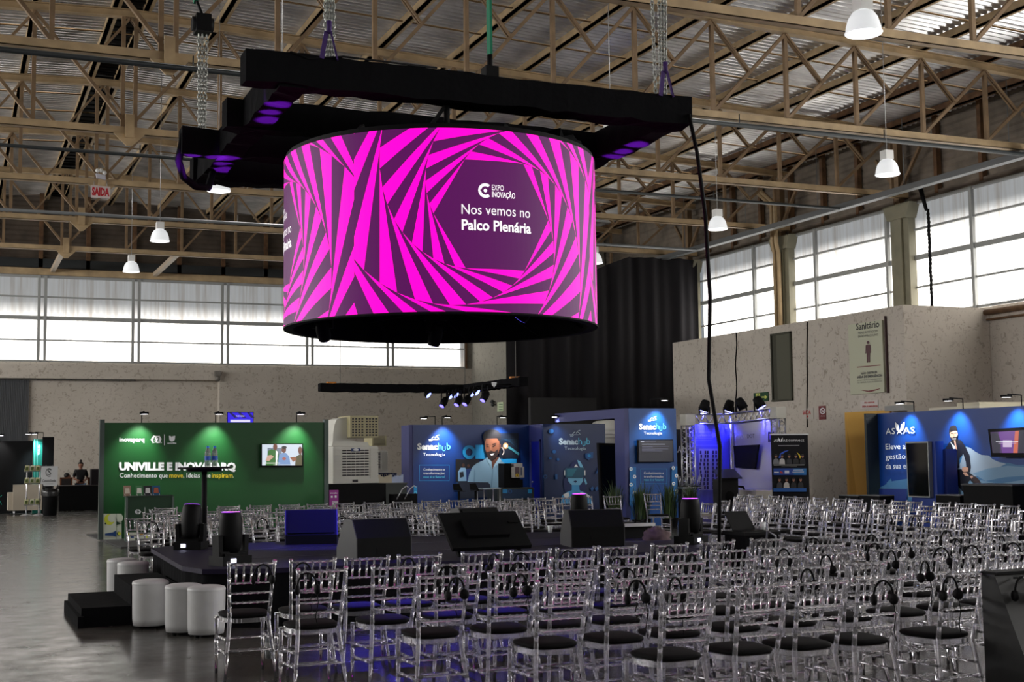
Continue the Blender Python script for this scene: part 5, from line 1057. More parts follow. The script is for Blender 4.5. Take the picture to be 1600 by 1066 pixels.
b = MB(); b.box((lx-.26, 29.1, 0), (lx+.26, 29.5, 1.05)); b.build('body', mat('lectern_black', (.012, .012, .013), .4), t); b = MB(); b.prism([(lx-.36, 29.0, 1.05), (lx+.32, 29.0, 1.05), (lx+.44, 29.55, 1.27), (lx-.22, 29.55, 1.27)], (0, 0, .03)); b.build('top', mat('lectern_black', (.012, .012, .013), .4), t)
b = MB(); b.lathe((lx, 29.1, .6), [(.001, .012), (.13, .012), (.14, .0)], 24, (0, -1, 0)); b.build('emblem', M_BLACK, t)
q = atZ(1078, 762, 1.0); yy = 29.6; q = atY(1078, 762, yy); t = thing('bar_table', 'small silver table on splayed rod legs, lit violet, beside the truss post', 'table', (q.x, yy, 0)); b = MB(); b.box((q.x-.32, yy-.2, q.z-.015), (q.x+.3, yy+.2, q.z+.015)); b.build('table_top', M_ALU, t)
for dx, ex in ((-.22, .1), (.22, -.1), (-.05, .12), (.06, -.12)): b = MB(); b.rod((q.x+dx, yy, 0), (q.x+ex, yy+.05, q.z-.02), .018, 8); b.build('leg', M_ALU, t)
for i, dx in enumerate((-.2, .18)):
    t2 = thing('bar_stool', 'silver rod bar stool upside down on the small table, %s one' % ('left', 'right')[i], 'stool', (q.x+dx, yy, q.z+.015), 'upturned stools'); b = MB(); b.lathe((q.x+dx, yy, q.z+.015), [(.001, 0), (.13, 0), (.14, .02), (.001, .03)], 16); b.build('seat', mat('lectern_black', (.012, .012, .013), .4), t2)
    for k in range(4): b = MB(); an = k*PI/2+.5; b.rod((q.x+dx+.09*math.cos(an), yy+.09*math.sin(an), q.z+.03), (q.x+dx+.15*math.cos(an), yy+.15*math.sin(an), q.z+.3), .01, 6); b.build('leg', M_ALU, t2)
t = thing('hand_truck', 'dark trolley with a curved handle behind the lectern', 'trolley', (19.3, 30.4, 0)); b = MB(); b.rings([(19.2, 30.4, .8), (19.5, 30.3, .83), (19.68, 30.2, .8), (19.74, 30.2, .66), (19.74, 30.2, .12)], .03, 8); b.build('handle', M_BLACK, t); b = MB(); b.box((19.1, 30.1, .08), (19.8, 30.6, .16)); b.build('deck', M_BLACK, t)
for x in (19.15, 19.75): b = MB(); b.rod((x-.03, 30.35, .08), (x+.03, 30.35, .08), .08, 14); b.build('wheel', M_BLACK, t)
q = atX(1196, 766, 19.7); b = MB(); b.box((19.2, q.y-.3, 0), (19.75, q.y+.5, q.z)); tag(b.build('low_counter', paint(206, 200, 190), off=(19.5, q.y, 0)), 'low white counter between the trolley and the roll-up banner', 'counter')
LY = 32.6; a = atY(1057, 780, LY); c = atY(1083, 671, LY); t = thing('black_panel', 'black booth panel with the white letters LAB, half hidden by the truss', 'booth wall', ((a.x+c.x)/2, LY, 0)); b = MB(); b.box((a.x-.3, LY, 0), (c.x, LY+.08, c.z)); b.build('panel', paint(30, 32, 34), t); g = Flat('Y', LY-.002); g.text('LAB', 1055.5, 1069, 707, 9.5, W, .03); g.line((1071, 706), (1074, 699), 1.2, W); g.line((1075, 704), (1078, 698), 1.2, W); g.build('graphic', t)
# roll-up banner
RY = 27.5; a = atY(1207.5, 780, RY); c = atY(1262, 679, RY); t = thing('rollup_banner', 'black roll-up banner printed with two rows of people', 'banner', ((a.x+c.x)/2, RY, 0)); b = MB(); b.box((a.x, RY, .08), (c.x, RY+.012, c.z)); b.build('sheet', paint(16, 16, 22, rough=35), t); b = MB(); b.box((a.x-.02, RY-.015, c.z-.012), (c.x+.02, RY+.025, c.z+.02)); b.build('top_rail', M_ALU, t); b = MB(); b.box((a.x-.02, RY-.1, 0), (c.x+.02, RY+.12, .08)); b.build('base', M_ALU, t); b = MB(); b.rod(((a.x+c.x)/2, RY+.06, .05), ((a.x+c.x)/2, RY+.03, c.z), .015, 6); b.build('pole', M_ALU, t)
g = Flat('Y', RY-.002); g.text('AS', 1209, 1216, 690.5, 3.6, W); g.text('AS', 1223, 1230.5, 690.3, 3.6, W); g.poly([(1216, 684), (1218.5, 686.5), (1219.5, 690.5), (1217, 690), (1216.2, 687)], W); g.poly([(1223, 684), (1220.7, 686.5), (1219.7, 690.5), (1222, 690), (1222.8, 687)], W); g.text('connect', 1232, 1256.5, 690, 4.2, W); g.line((1216, 696.5), (1249, 696.2), .8, paint(150, 150, 155))
g.poly([(1216.5, 716), (1219, 709), (1225, 705), (1233, 703.8), (1226, 707), (1221, 711), (1219.5, 716)], paint(28, 80, 200)); g.poly([(1245, 707), (1249, 710), (1251.5, 714), (1250, 717), (1248, 712)], paint(220, 190, 20))
for x, sc_, c2 in ((1212.5, 1, (120, 122, 128)), (1222, 1, (200, 196, 196)), (1233, 1, (38, 38, 46)), (1243.5, 1, (30, 28, 34)), (1254, 1, (24, 24, 30))): g.poly([(x-4.6, 725.5), (x-4, 719), (x-1.5, 716.5), (x+1.5, 716.5), (x+4, 719), (x+4.6, 725.5)], paint(*c2)); g.oval(x, 713, 1.9, 2.7, paint(150, 104, 86)); g.oval(x, 711, 2, 1.5, paint(30, 22, 22))
g.line((1209, 727), (1257, 726.6), .9, paint(190, 190, 190)); g.line((1221, 729.5), (1245, 729.2), .6, paint(140, 140, 140)); g.rect(1208.5, 732, 1260, 742.5, paint(24, 70, 160)); g.rect(1240, 732.2, 1260, 742.2, paint(30, 112, 180)); g.rect(1209.5, 737.5, 1217, 739, W); g.poly([(1219, 736), (1223, 738), (1223.5, 740), (1219, 739.5)], paint(200, 60, 40)); g.rect(1226, 735.5, 1233, 740, paint(210, 214, 230)); g.line((1239, 735), (1255, 734.6), .8, W); g.line((1238, 738), (1256, 737.6), .8, W)
for x, c2 in ((1218, (60, 60, 68)), (1229, (205, 200, 196)), (1240, (26, 26, 32)), (1251, (32, 34, 40))): g.poly([(x-4.6, 762.5), (x-4, 756), (x-1.5, 753.5), (x+1.5, 753.5), (x+4, 756), (x+4.6, 762.5)], paint(*c2)); g.oval(x, 750, 1.9, 2.8, paint(156, 110, 92)); g.oval(x, 747.8, 2, 1.4, paint(34, 24, 22))
g.rect(1208.5, 763, 1260, 768.5, paint(26, 92, 170)); g.build('graphic', t)
# ------------------------------------------------------------------ big blue booth on the right
AXX = 20.0; ya = atX(1373, 700, AXX).y
t = thing('exhibition_wall', 'long bright blue wall on the right with a printed man sitting on a cloud', 'booth wall', (AXX, 21, 0)); b = MB(); b.box((AXX, 14.5, 0), (AXX+.1, ya, 2.6)); b.build('panel', mat('sky_blue_print', srgb(2, 54, 128), .38), t); b = MB(); b.box((AXX-.33, ya, 0), (AXX+.1, ya+.08, 2.6)); b.build('side_panel', paint(20, 32, 34), t)
g = Flat('X', AXX-.002); sky2 = paint(10, 98, 176); cl1 = paint(150, 168, 186); cl2 = paint(110, 146, 176); cl3 = paint(60, 112, 156)
g.poly([(1374, 762), (1395, 752), (1420, 748), (1450, 740), (1478, 738), (1500, 700), (1508, 697), (1516, 700), (1524, 706), (1533, 711), (1545, 712), (1552, 718), (1562, 722), (1578, 724), (1590, 727), (1606, 726), (1622, 724), (1622, 800), (1374, 800)], cl3)
g.poly([(1478, 742), (1495, 735), (1502, 720), (1507, 698), (1516, 700), (1524, 706), (1533, 711), (1545, 712), (1551, 718), (1560, 722), (1572, 725), (1556, 733), (1530, 738), (1520, 752), (1500, 765), (1478, 776)], cl1); g.poly([(1520, 740), (1545, 732), (1575, 728), (1600, 730), (1622, 728), (1622, 742), (1570, 746), (1540, 752)], cl2); g.poly([(1478, 762), (1500, 748), (1530, 750), (1560, 756), (1600, 750), (1600, 758), (1540, 768), (1478, 790)], cl2)
g.poly([(1385, 755), (1392, 748), (1396, 760), (1402, 764), (1388, 764)], cl3)
suit = paint(24, 26, 40); suit2 = paint(14, 16, 28); skin = paint(196, 150, 126); hair_ = paint(26, 22, 24)
g.poly([(1476, 703), (1484, 690), (1494, 686), (1501, 688), (1508, 697), (1515, 712), (1517, 730), (1515.5, 738), (1510.5, 737.5), (1509, 722), (1505, 709), (1499, 716), (1499.5, 730), (1493, 733), (1490, 738), (1477, 738)], suit)
g.poly([(1484.5, 690), (1489, 695), (1494, 699), (1494.5, 718), (1492, 729), (1491, 729), (1493, 712), (1488, 697)], paint(206, 214, 222)); g.poly([(1488, 736), (1500, 733), (1512, 737), (1522, 744), (1530, 752), (1533.5, 757), (1534, 762), (1528, 762), (1521, 756), (1516, 750.5), (1512, 754), (1518, 760), (1517, 772), (1516, 800), (1507, 800), (1506, 770), (1498, 761), (1490, 748)], suit2)
g.poly([(1503, 731), (1508, 729.5), (1513, 731), (1512.5, 737), (1506, 738), (1503.5, 736)], skin); g.poly([(1504, 739), (1510, 738.5), (1514, 744), (1508, 743.5)], skin); g.poly([(1515, 744), (1519, 743.5), (1522, 747), (1518, 748.5)], paint(190, 150, 130)); g.poly([(1518, 747), (1524, 744.5), (1530, 750), (1534, 757), (1533, 762.3), (1527, 761)], paint(44, 22, 24))
g.poly([(1489.5, 674), (1495.5, 673), (1496.5, 679), (1495, 687), (1491.5, 692), (1487.5, 689), (1484.5, 682), (1484, 676)], skin); g.poly([(1483, 680), (1482.8, 672), (1485, 666.5), (1490, 664.5), (1494, 666), (1495.5, 671), (1495.3, 675), (1493, 672.5), (1487, 672.6), (1484.4, 676.5)], hair_); g.poly([(1484.8, 683), (1487.5, 684.6), (1490, 682.8), (1493, 683.3), (1496, 681.5), (1495.3, 688), (1491.5, 693), (1487.5, 690)], hair_); g.line((1488, 686.3), (1493.5, 685.7), 1, W); g.line((1486, 677.5), (1489, 677.2), .8, hair_); g.line((1491.5, 677), (1494.5, 676.6), .8, hair_); g.line((1490.2, 677.5), (1490.8, 681.5), .7, paint(160, 110, 90)); g.line((1491.5, 688), (1494.5, 703), 2.2, skin)
g.text('AS', 1384, 1398.5, 679, 9.5, W, .0, 678.4); g.text('A', 1401, 1409.5, 678.5, 6, W, .01, 678.1); g.text('AS', 1411, 1429.5, 678, 10, W, .0, 677.2); g.poly([(1398.5, 659.5), (1404, 664.5), (1405.3, 672), (1404.6, 674.5), (1401, 673), (1399.3, 668)], W); g.poly([(1413.6, 659), (1408, 664), (1406.3, 672), (1407, 674.5), (1410.7, 672.5), (1412.8, 667.5)], W)
for s_, x1, y in (('Eleve a', 1415, 702.5), ('gestão', 1415, 718), ('da sua empresa', 1446, 733)): g.text(s_, 1384, x1, y, 8.6 if y < 730 else 8.8, W, .0, y-.8)
g.poly([(1373.5, 763.5), (1417, 764), (1417, 800), (1373.5, 800)], paint(2, 36, 112)); g.line((1373.5, 764), (1417, 764.6), .7, paint(60, 84, 110)); g.build('graphic', t)
for i, (px, py, lab, e) in enumerate(((1421, 646, 'bent-arm lamp above the white lettering of the long blue wall', 34), (1497, 640, 'bent-arm lamp above the printed man on the cloud', 34), (1588, 636, 'bent-arm lamp above the television at the right edge', 40))): q = atX(px, py, AXX); arm_spot(lab, (AXX+.05, q.y-.1, 2.6), (-1, 0, 0), (AXX, q.y, 1.9), e, (.9, .95, 1), group='arm lamps on the long blue wall')
t = thing('totem_screen', 'black touch-screen totem with silver edge in front of the white lettering', 'screen', (19.0, 22.4, 0)); P = [atX(px, py, 19.3) for px, py in ((1419, 777), (1453, 778), (1450, 690), (1414.5, 691))]
b = MB(); b.prism([Vector((19.3, p.y, p.z)) for p in P], (.1, 0, 0)); b.build('edge_frame', mat('totem_edge', srgb(140, 142, 140), .4, metal=.5), t); b = MB(); I = [P[0]+Vector((0, -.03, .03)), P[1]+Vector((0, .03, .03)), P[2]+Vector((0, .03, -.03)), P[3]+Vector((0, -.03, -.03))]; b.prism([Vector((19.299, p.y, p.z)) for p in I], (-.004, 0, 0)); b.build('glass', mat('screen_off', (.004, .004, .005), .08), t); b = MB(); b.box((19.4, P[1].y-.12, 0), (19.62, P[0].y, P[2].z)); b.build('body', paint(4, 44, 130), t); b = MB(); b.box((19.25, P[1].y, 0), (19.66, P[0].y, .08)); b.build('foot', M_BLACK, t)
a = atX(1459, 780, 19.6); c = atX(1477.5, 702, 19.6); t = thing('advert_pillar', 'dark blue pillar with white sideways lettering beside the black totem', 'pillar', (19.6, (a.y+c.y)/2, 0)); b = MB(); b.box((19.6, c.y, 0), (19.9, a.y, c.z)); b.build('body', paint(2, 24, 96), t); g = Flat('X', 19.598); pA = g.pt(1466.5, 734); 
put_text(g.mb, 'AS', pA, (0, 0, -1), (0, -1, 0), 0, .2, .085, g.mi(W)); put_text(g.mb, 'AAS', pA+Vector((0, 0, -.22)), (0, 0, -1), (0, -1, 0), 0, .24, .085, g.mi(W)); g.poly([(1472, 744), (1475, 741), (1473, 748), (1470, 749)], W); g.poly([(1466, 743), (1468.5, 748.5), (1470, 749), (1468, 745)], W); g.build('graphic', t)
P = [atX(px, py, 19.75) for px, py in ((1549, 714), (1612, 714.5), (1612, 667), (1543.5, 671))]; t = thing('television', 'television with a violet picture on the long blue wall, cut by the right edge', 'television', (19.8, P[0].y-.4, P[0].z)); b = MB(); b.prism([Vector((19.75, p.y, p.z)) for p in P], (.07, 0, 0)); b.build('bezel', M_BLACKG, t); b = MB(); b.box((19.82, P[1].y+.2, P[0].z+.15), (20.0, P[0].y-.2, P[2].z-.15)); b.build('wall_mount', M_BLACK, t)
g = Flat('X', 19.748); vi = E_('violet1', (96, 44, 130)); g.poly([(1547.5, 675.5), (1609, 672), (1609, 708), (1551, 708)], E_('violet2', (60, 28, 84))); g.poly([(1560, 675), (1590, 673.5), (1588, 708), (1566, 708)], vi); g.poly([(1586, 674), (1592, 673), (1590, 708), (1583, 708)], E_('orange1', (190, 90, 60))); g.poly([(1548, 677), (1558, 676), (1564, 690), (1562, 708), (1551.5, 708)], E_('dark1', (18, 14, 40))); g.poly([(1592, 672.5), (1609, 672), (1609, 707), (1591, 708)], E_('dark1', (18, 14, 40))); g.rect(1567, 688, 1581, 699, E_('pink1', (190, 170, 200))); g.rect(1556, 689.5, 1591, 690.4, W); g.rect(1560, 692.5, 1588, 693.2, E_('pink1', (190, 170, 200))); g.build('screen', t)
a = atX(1506, 786, 18.6); c = atX(1582, 768, 18.6); t = thing('bar_counter', 'black counter standing below the printed man', 'counter', (18.8, (a.y+c.y)/2, 0)); b = MB(); b.box((18.6, c.y, 0), (19.3, a.y, a.z+.35)); b.build('body', M_BLACK, t); b = MB(); b.box((18.57, c.y-.03, a.z+.35), (19.33, a.y+.03, a.z+.38)); b.build('top', paint(52, 52, 54), t)
for i, (px, lab) in enumerate(((1490, 'low black bench left of the black counter'), (1334, 'low black bench in front of the yellow doorway'), (1367, 'black bench with a pale edge beside the long blue wall'))): q = atX(px, 779, 18.9); t = thing('bench', lab, 'bench', (18.9, q.y, 0), 'black benches'); b = MB(); b.box((18.75, q.y-.35, .4), (19.15, q.y+.35, q.z+.06)); b.build('seat', M_BLACK, t); b = MB(); b.box((18.74, q.y-.36, q.z+.06), (19.16, q.y+.36, q.z+.075)); b.build('edge_strip', paint(120, 120, 120), t); b = MB(); b.box((18.8, q.y-.3, 0), (19.1, q.y+.3, .4)); b.build('plinth', M_BLACK, t)
q = atX(1596, 775, 19.2); b = MB(); b.bar((19.75, q.y, 0), (19.97, q.y-.2, q.z+.15), .03, .015); tag(b.build('metal_bar', M_ALU, off=(19.75, q.y, 0)), 'thin metal bar leaning at the right end of the blue wall', 'bar')
a = atX(1500, 636, 21.2); c = atX(1580, 628, 21.2); t = thing('canopy_roll', 'cream folded canopy lying on top behind the long blue wall', 'canopy', (21.0, (a.y+c.y)/2, 2.6)); b = MB(); b.box((20.3, c.y, 2.62), (22.2, a.y, c.z-.08)); b.build('lower_fold', paint(206, 200, 176), t); b = MB(); b.box((20.4, c.y+.1, c.z-.08), (22.2, (a.y+c.y)/2, c.z)); b.build('upper_fold', paint(198, 192, 168), t); b = MB(); b.box((21.6, c.y+.1, 0), (21.7, c.y+.2, 2.62)); b.box((21.6, a.y-.2, 0), (21.7, a.y-.1, 2.62)); b.build('support', M_ALU, t)
# ------------------------------------------------------------------ signs and fittings on the restroom wall
RX = 23.25
def plate(name, label, cat, px0, py0, px1, py1, m, th=.03, axis='X', val=RX):
    a = (atX if axis == 'X' else atY)(px0, py1, val); c = (atX if axis == 'X' else atY)(px1, py0, val); t = thing(name, label, cat, tuple((a+c)/2)); b = MB()
    if axis == 'X': b.box((val-th, c.y, a.z), (val-.002, a.y, c.z))
    else: b.box((a.x, val-th, a.z), (c.x, val-.002, c.z))
    b.build('board', m, t); return t, Flat(axis, val-th-.001)
bei = paint(188, 190, 166); bro = paint(84, 50, 54); gry = paint(96, 96, 92)
t, g = plate('restroom_sign', 'tall pale green restroom board with a man symbol and red lines', 'sign', 1332, 500, 1381, 617, bei, .07)
g.mb.m = g.mi(bro); a_ = atX(1381, 494, RX-.07); b = MB(); b.box((RX-.072, a_.y-.035, a_.z-2.09), (RX, a_.y-.004, a_.z)); b.build('side_edge', paint(60, 34, 36), t)
g.text('Sanitário', 1337.5, 1374, 516, 10, paint(50, 50, 48), .02, 511); g.text("MEN'S RESTROOM", 1341, 1371, 522.5, 3.6, gry, 0, 519); g.text('BAÑO MASCULINO', 1341, 1372, 528, 3.6, gry, 0, 524.5)
g.oval(1356.3, 535.3, 2.2, 2.5, bro); g.poly([(1352.5, 540), (1354, 538.7), (1358.8, 538.4), (1360.4, 539.6), (1360.9, 552), (1359.6, 552), (1359.3, 544), (1359.2, 566.5), (1357, 566.6), (1356.8, 553.5), (1356.4, 566.7), (1354.2, 566.8), (1354.1, 544), (1353.6, 552.6), (1352.3, 552.6)], bro)
g.poly([(1339, 573.4), (1376, 569.8), (1376, 571.2), (1339, 574.8)], paint(120, 60, 60)); g.text('NÃO OBSTRUIR', 1345, 1371, 585.5, 3.4, gry, .03, 583.2); g.text('SAÍDA DE EMERGÊNCIA', 1339, 1378, 591.5, 3.6, gry, .04, 588.2); g.text('DO NOT OBSTRUCT EMERGENCY EXIT', 1339.5, 1377.5, 596, 2, gry, 0, 593); g.text('NO OBSTRUIR SALIDA DE EMERGENCIA', 1340, 1378, 599.5, 2, gry, 0, 596.5); g.poly([(1343, 609.5), (1357, 610.5), (1375, 607), (1375, 608), (1359, 613.2)], paint(120, 60, 60)); g.build('print', t)
t, g = plate('exit_sign', 'green emergency exit sign with a running man and arrow', 'sign', 1179, 612.5, 1201, 628.5, paint(14, 68, 40)); ye = paint(206, 214, 110); g.poly([(1181, 614.8), (1187.5, 614.6), (1187.5, 626.6), (1181, 626.9)], ye); dg = paint(14, 68, 40); g.oval(1184.6, 616.9, .9, 1, dg); g.path([(1184.4, 618.2), (1183.6, 621.6), (1185.4, 623.4), (1185.2, 626)], .9, dg); g.path([(1183.6, 621.6), (1182.4, 624.4), (1181.5, 624.8)], .8, dg); g.path([(1182, 620), (1184.2, 618.8), (1186.4, 620.6)], .7, dg); g.poly([(1190, 619.8), (1194.8, 619.7), (1194.8, 617.2), (1199.2, 620.6), (1194.8, 624.2), (1194.8, 621.6), (1190, 621.8)], ye); g.build('print', t)
t, g = plate('exit_plate', 'worn white sign with faded red lettering and a red dot beside a conduit', 'sign', 1254, 637.5, 1271.5, 655.5, paint(196, 190, 180), .02); rd = paint(176, 44, 40); g.text('SAIDA', 1254, 1267, 648, 6.4, rd, .03, 647.3); g.oval(1261.5, 651, 1.6, 1.7, rd); g.build('print', t)
t, g = plate('no_smoking_sign', 'dark red no smoking sign with a white ring', 'sign', 1280.5, 634, 1290.5, 656, paint(116, 40, 44), .02); g.ringp(1285.3, 642.3, 3.2, 4.3, W, e=1.15); g.line((1282.8, 639.3), (1288, 645.5), 1, W); g.line((1283.5, 643.3), (1287.5, 641.3), .8, W); g.text('PROIBIDO FUMAR', 1282, 1289, 651, 1.3, W); g.build('print', t)
t, g = plate('notice_plate', 'small white notice in red capitals under the tall restroom board', 'sign', 1345.5, 625, 1372.5, 639, paint(204, 196, 190), .02); g.text('NÃO OBSTRUIR', 1350.5, 1366.5, 630.6, 2.2, rd, .02, 629.9); g.text('SAÍDA DE EMERGÊNCIA', 1347, 1371.5, 636.6, 2.4, rd, .03, 636); g.build('print', t)
b = MB(); a = atX(1321, 645, RX); c = atX(1391, 641, RX); b.box((RX-.03, c.y, 0), (RX-.002, a.y, 2.82)); dd = b.build('door_1', paint(226, 178, 92, rough=60), kind='structure'); b = MB(); b.box((RX-.05, c.y-.06, 0), (RX, c.y, 2.86)); b.build('door_frame', paint(190, 130, 40), dd, kind='structure'); b = MB(); b.prism([(RX-.035, a.y-.1, 2.3), (RX-.035, a.y-.5, .02), (RX-.035, a.y-.1, .02)], (.01, 0, 0)); b.build('door_panel', paint(206, 158, 76, rough=60), dd, kind='structure')
a = atX(1208.5, 628, RX); c = atX(1237, 517.5, RX); b = MB(); b.box((RX-.012, c.y+.05, a.z+.05), (RX-.004, a.y-.05, c.z-.05)); wd_ = b.build('window_90', paint(92, 92, 80, rough=60), kind='structure'); b = MB(); b.box((RX-.06, a.y-.06, a.z), (RX-.002, a.y, c.z)); b.box((RX-.06, c.y, a.z), (RX-.002, c.y+.06, c.z)); b.box((RX-.06, c.y, c.z-.06), (RX-.002, a.y, c.z)); b.box((RX-.08, c.y, a.z), (RX-.002, a.y, a.z+.05)); b.box((RX-.014, a.y-.25, a.z), (RX-.01, a.y-.06, c.z)); b.build('window_frame', paint(74, 74, 64, rough=60), wd_, kind='structure')  # thin strip at the left paints the dark of the recess
for i, (px, y0, y1, lab) in enumerate(((1150, 520, 653, 'thin dark cable running down the wall left of the green exit sign'), (1261, 503, 668, 'thin dark conduit running down the wall past the worn red sign'))):
    b = MB(); b.rings([atX(px+.9*math.sin(k*.9+i)*(1-i*.6), y0+(y1-y0)*k/14, RX-.02) for k in range(15)], .017, 5); tag(b.build('wall_cable', M_BLACK, off=tuple(atX(px, y1, RX-.02))), lab, 'cable', 'cables on the restroom wall')
q0 = atX(1377, 645, 23.0); t = thing('emergency_lamp', 'small grey emergency lamp box above the yellow doorway', 'lamp', tuple(q0)); b = MB(); b.box((22.95, q0.y-1.0, 2.78), (23.24, q0.y-.2, 2.92)); b.build('body', paint(150, 150, 146), t)
b = MB(); q0 = atX(1515, 492, 26.05); b.rod((26.05, q0.y, q0.z), (26.05, 20, q0.z), .075, 10); b.rod((26.1, q0.y-.1, q0.z-.2), (26.1, 20, q0.z-.2), .03, 8); tag(b.build('wall_pipe', M_RUST, off=(26.05, 24, q0.z)), 'rust-red pipe along the top of the right-hand wall', 'pipe')
t = thing('exit_sign', 'white sign with red letters hanging from the roof truss at upper left', 'sign', tuple(atY(157, 299, 36.45))); P = [atY(px, py, 36.45) for px, py in ((142, 289), (172.5, 292), (172, 310.5), (142, 308.5))]; b = MB(); b.prism(P, (0, .02, 0)); b.build('board', paint(206, 192, 190), t); g = Flat('Y', 36.448); g.text('SAIDA', 143.5, 171, 304.5, 11.5, paint(176, 24, 40), .05, 306.5); g.build('print', t); b = MB(); q = atY(157, 275, 36.45)
b.prism([atY(px, py, 36.4) for px, py in ((150, 270.5), (165, 274), (165.5, 281), (151, 277.5))], (0, .12, 0)); b.build('lamp_body', paint(200, 198, 208), t); b = MB()
for px, py in ((152.5, 266.5), (158, 266.5), (163.5, 270)): b.ball(atY(px, py, 36.42), .06, 10, 6)
b.build('lamp_head', M_WHITE, t); b = MB()
for px in (147, 167): b.rod(atY(px, 291, 36.46), atY(px, 283, 36.5), .008, 5)
b.build('wire', M_GALV, t)
# ------------------------------------------------------------------ drape, rear lighting truss
DY = 42.45; b = MB(); n = 190; cols = []
for k in range(n+1):
    x = 17.95+(25.9-17.95)*k/n; top = 9.03 if x > 23 else 9.03-.33*(23-x)*(1+.12*(23-x)); u = x*5.2; f = .10*math.sin(u)+.06*math.sin(u*2.3+1)+.05*math.sin(u*.37)
    cols.append([(x, DY+f*(1.0-.35*j/4)+(.03 if j == 2 else 0), top*(1-j/4)) for j in range(5)])
b.smooth = True; b.add([p for c in cols for p in c], [(k*5+j, k*5+j+1, (k+1)*5+j+1, (k+1)*5+j) for k in range(n) for j in range(4)])
tag(b.build('drape', mat('drape_black', (.017, .016, .018), .9, spec=.15), off=(21.9, DY, 0)), 'huge black pleated drape hanging from the last truss to the floor', 'drape')
b = MB(); a = atY(830, 700, 39.5); c = atY(932, 622, 39.5); b.box((a.x, 39.5, 0), (c.x, 39.7, c.z)); tag(b.build('black_partition', mat('partition_black', (.009, .009, .01), .7), off=(a.x, 39.5, 0)), 'plain black partition in front of the pleated drape', 'partition')
t = thing('lighting_truss', 'long black-wrapped truss hung low at the back with lamps at its right end', 'lighting truss', (13.5, 41, 3.86)); oldz = (FZ0, FZ1); FZ0, FZ1 = 3.86, 4.13
for i, (p, q) in enumerate((((10.9, 41.3, 0), (16.05, 41.3, 0)), ((15.98, 41.4, 0), (16.15, 36.8, 0)))): b = MB(); wrapped(b, p, q, .3, 40+i); b.build('beam', M_CLOTH, t)
FZ0, FZ1 = oldz
for x, y in ((11.6, 41.3), (15.95, 41.3), (16.1, 37.3)): b = MB(); b.rod((x, y, 4.1), (x, y, zt(x)+.36), .012, 5); b.build('chain', M_CH, t)
for x, y in ((11.3, 41.3), (16.1, 37.4)): b = MB(); b.cbox((x, y, 4.15), (.3, .16, .06)); b.build('strap', paint(200, 120, 20), t)
b = MB(); q = atY(772, 601, 36.62); b.poly([q+Vector(v) for v in ((-.09, 0, .07), (.09, 0, .07), (.07, 0, -.02), (0, 0, -.09), (-.07, 0, -.02))]); b.build('badge', W, t)
for i, (px, py, Y_, k) in enumerate(((668, 620, 41.1, 0), (694, 632, 40.9, 1), (703, 622, 40.6, 0), (711, 620, 40.2, 0), (717, 630, 39.8, 1), (730, 629, 39.2, 1), (737, 618, 38.6, 0), (744, 616, 38.1, 0), (758, 623, 37.4, 1))):
    p = atY(px, py, Y_); lab = 'small %s lamp under the rear black truss, %s from the left' % ('black moving' if k else 'round blue-lit', ORD[i]); t2 = thing('stage_lamp', lab, 'stage light', (p.x, p.y, 3.87), 'lamps under the rear truss'); ax = Vector((-.55, -.25, -.75)).normalized() if k else Vector((.5, -.55, -.6)).normalized(); s = .85 if k else .75
    c_ = Vector((p.x, p.y, p.z+.08)); b = MB(); b.lathe(c_, [(.08*s, -.2*s), (.13*s, -.12*s), (.14*s, .05*s), (.12*s, .22*s)] if k else [(.06*s, -.1*s), (.15*s, -.06*s), (.16*s, .08*s)], 14, ax, True); b.build('head', M_BLACKG, t2); b = MB(); b.lathe(c_, [(.001, .225*s), (.1*s, .222*s)] if k else [(.001, .085*s), (.145*s, .083*s)], 14, ax); b.build('lens', LENSB if k else glow('lens_blue2', (.25, .3, 1), 1.4), t2); b = MB(); b.bar(c_+Vector((.12*s, 0, 0)), (p.x+.1*s, p.y, 3.9), .03, .05); b.bar(c_-Vector((.12*s, 0, 0)), (p.x-.1*s, p.y, 3.9), .03, .05); b.bar((p.x-.1*s, p.y, 3.9), (p.x+.1*s, p.y, 3.9), .05, .03)
    if Y_ < 41: ax_ = 15.98+(41.4-p.y)*.037; b.bar((p.x, p.y, 3.9), (ax_, p.y, 3.93), .05, .05)
    else: b.bar((p.x, p.y, 3.9), (p.x, 41.3, 3.93), .05, .05)
    b.build('bracket', M_BLACK, t2)
t, g = plate('exit_sign', 'small pale green sign on the dark wall beside the drape', 'sign', 778, 628, 787, 643.5, paint(200, 214, 180), .03, 'X', 21.45); dk2 = paint(60, 110, 70)
for k in range(3): g.line((779.5, 632+4*k), (785.5, 632+4*k), 1.3, dk2)
g.build('print', t)
t = thing('wall_lamp', 'pair of small dark wall fittings beside the drape', 'lamp', tuple(atX(771, 630, 21.3)));
for k, (px, py) in enumerate(((769, 628), (770, 632.5))): b = MB(); p = atX(px, py, 21.3); b.rod(p, p+Vector((.14, 0, 0)), .02, 6); b.ball(p, .09, 10, 6); b.build('fitting', M_PIPE, t)
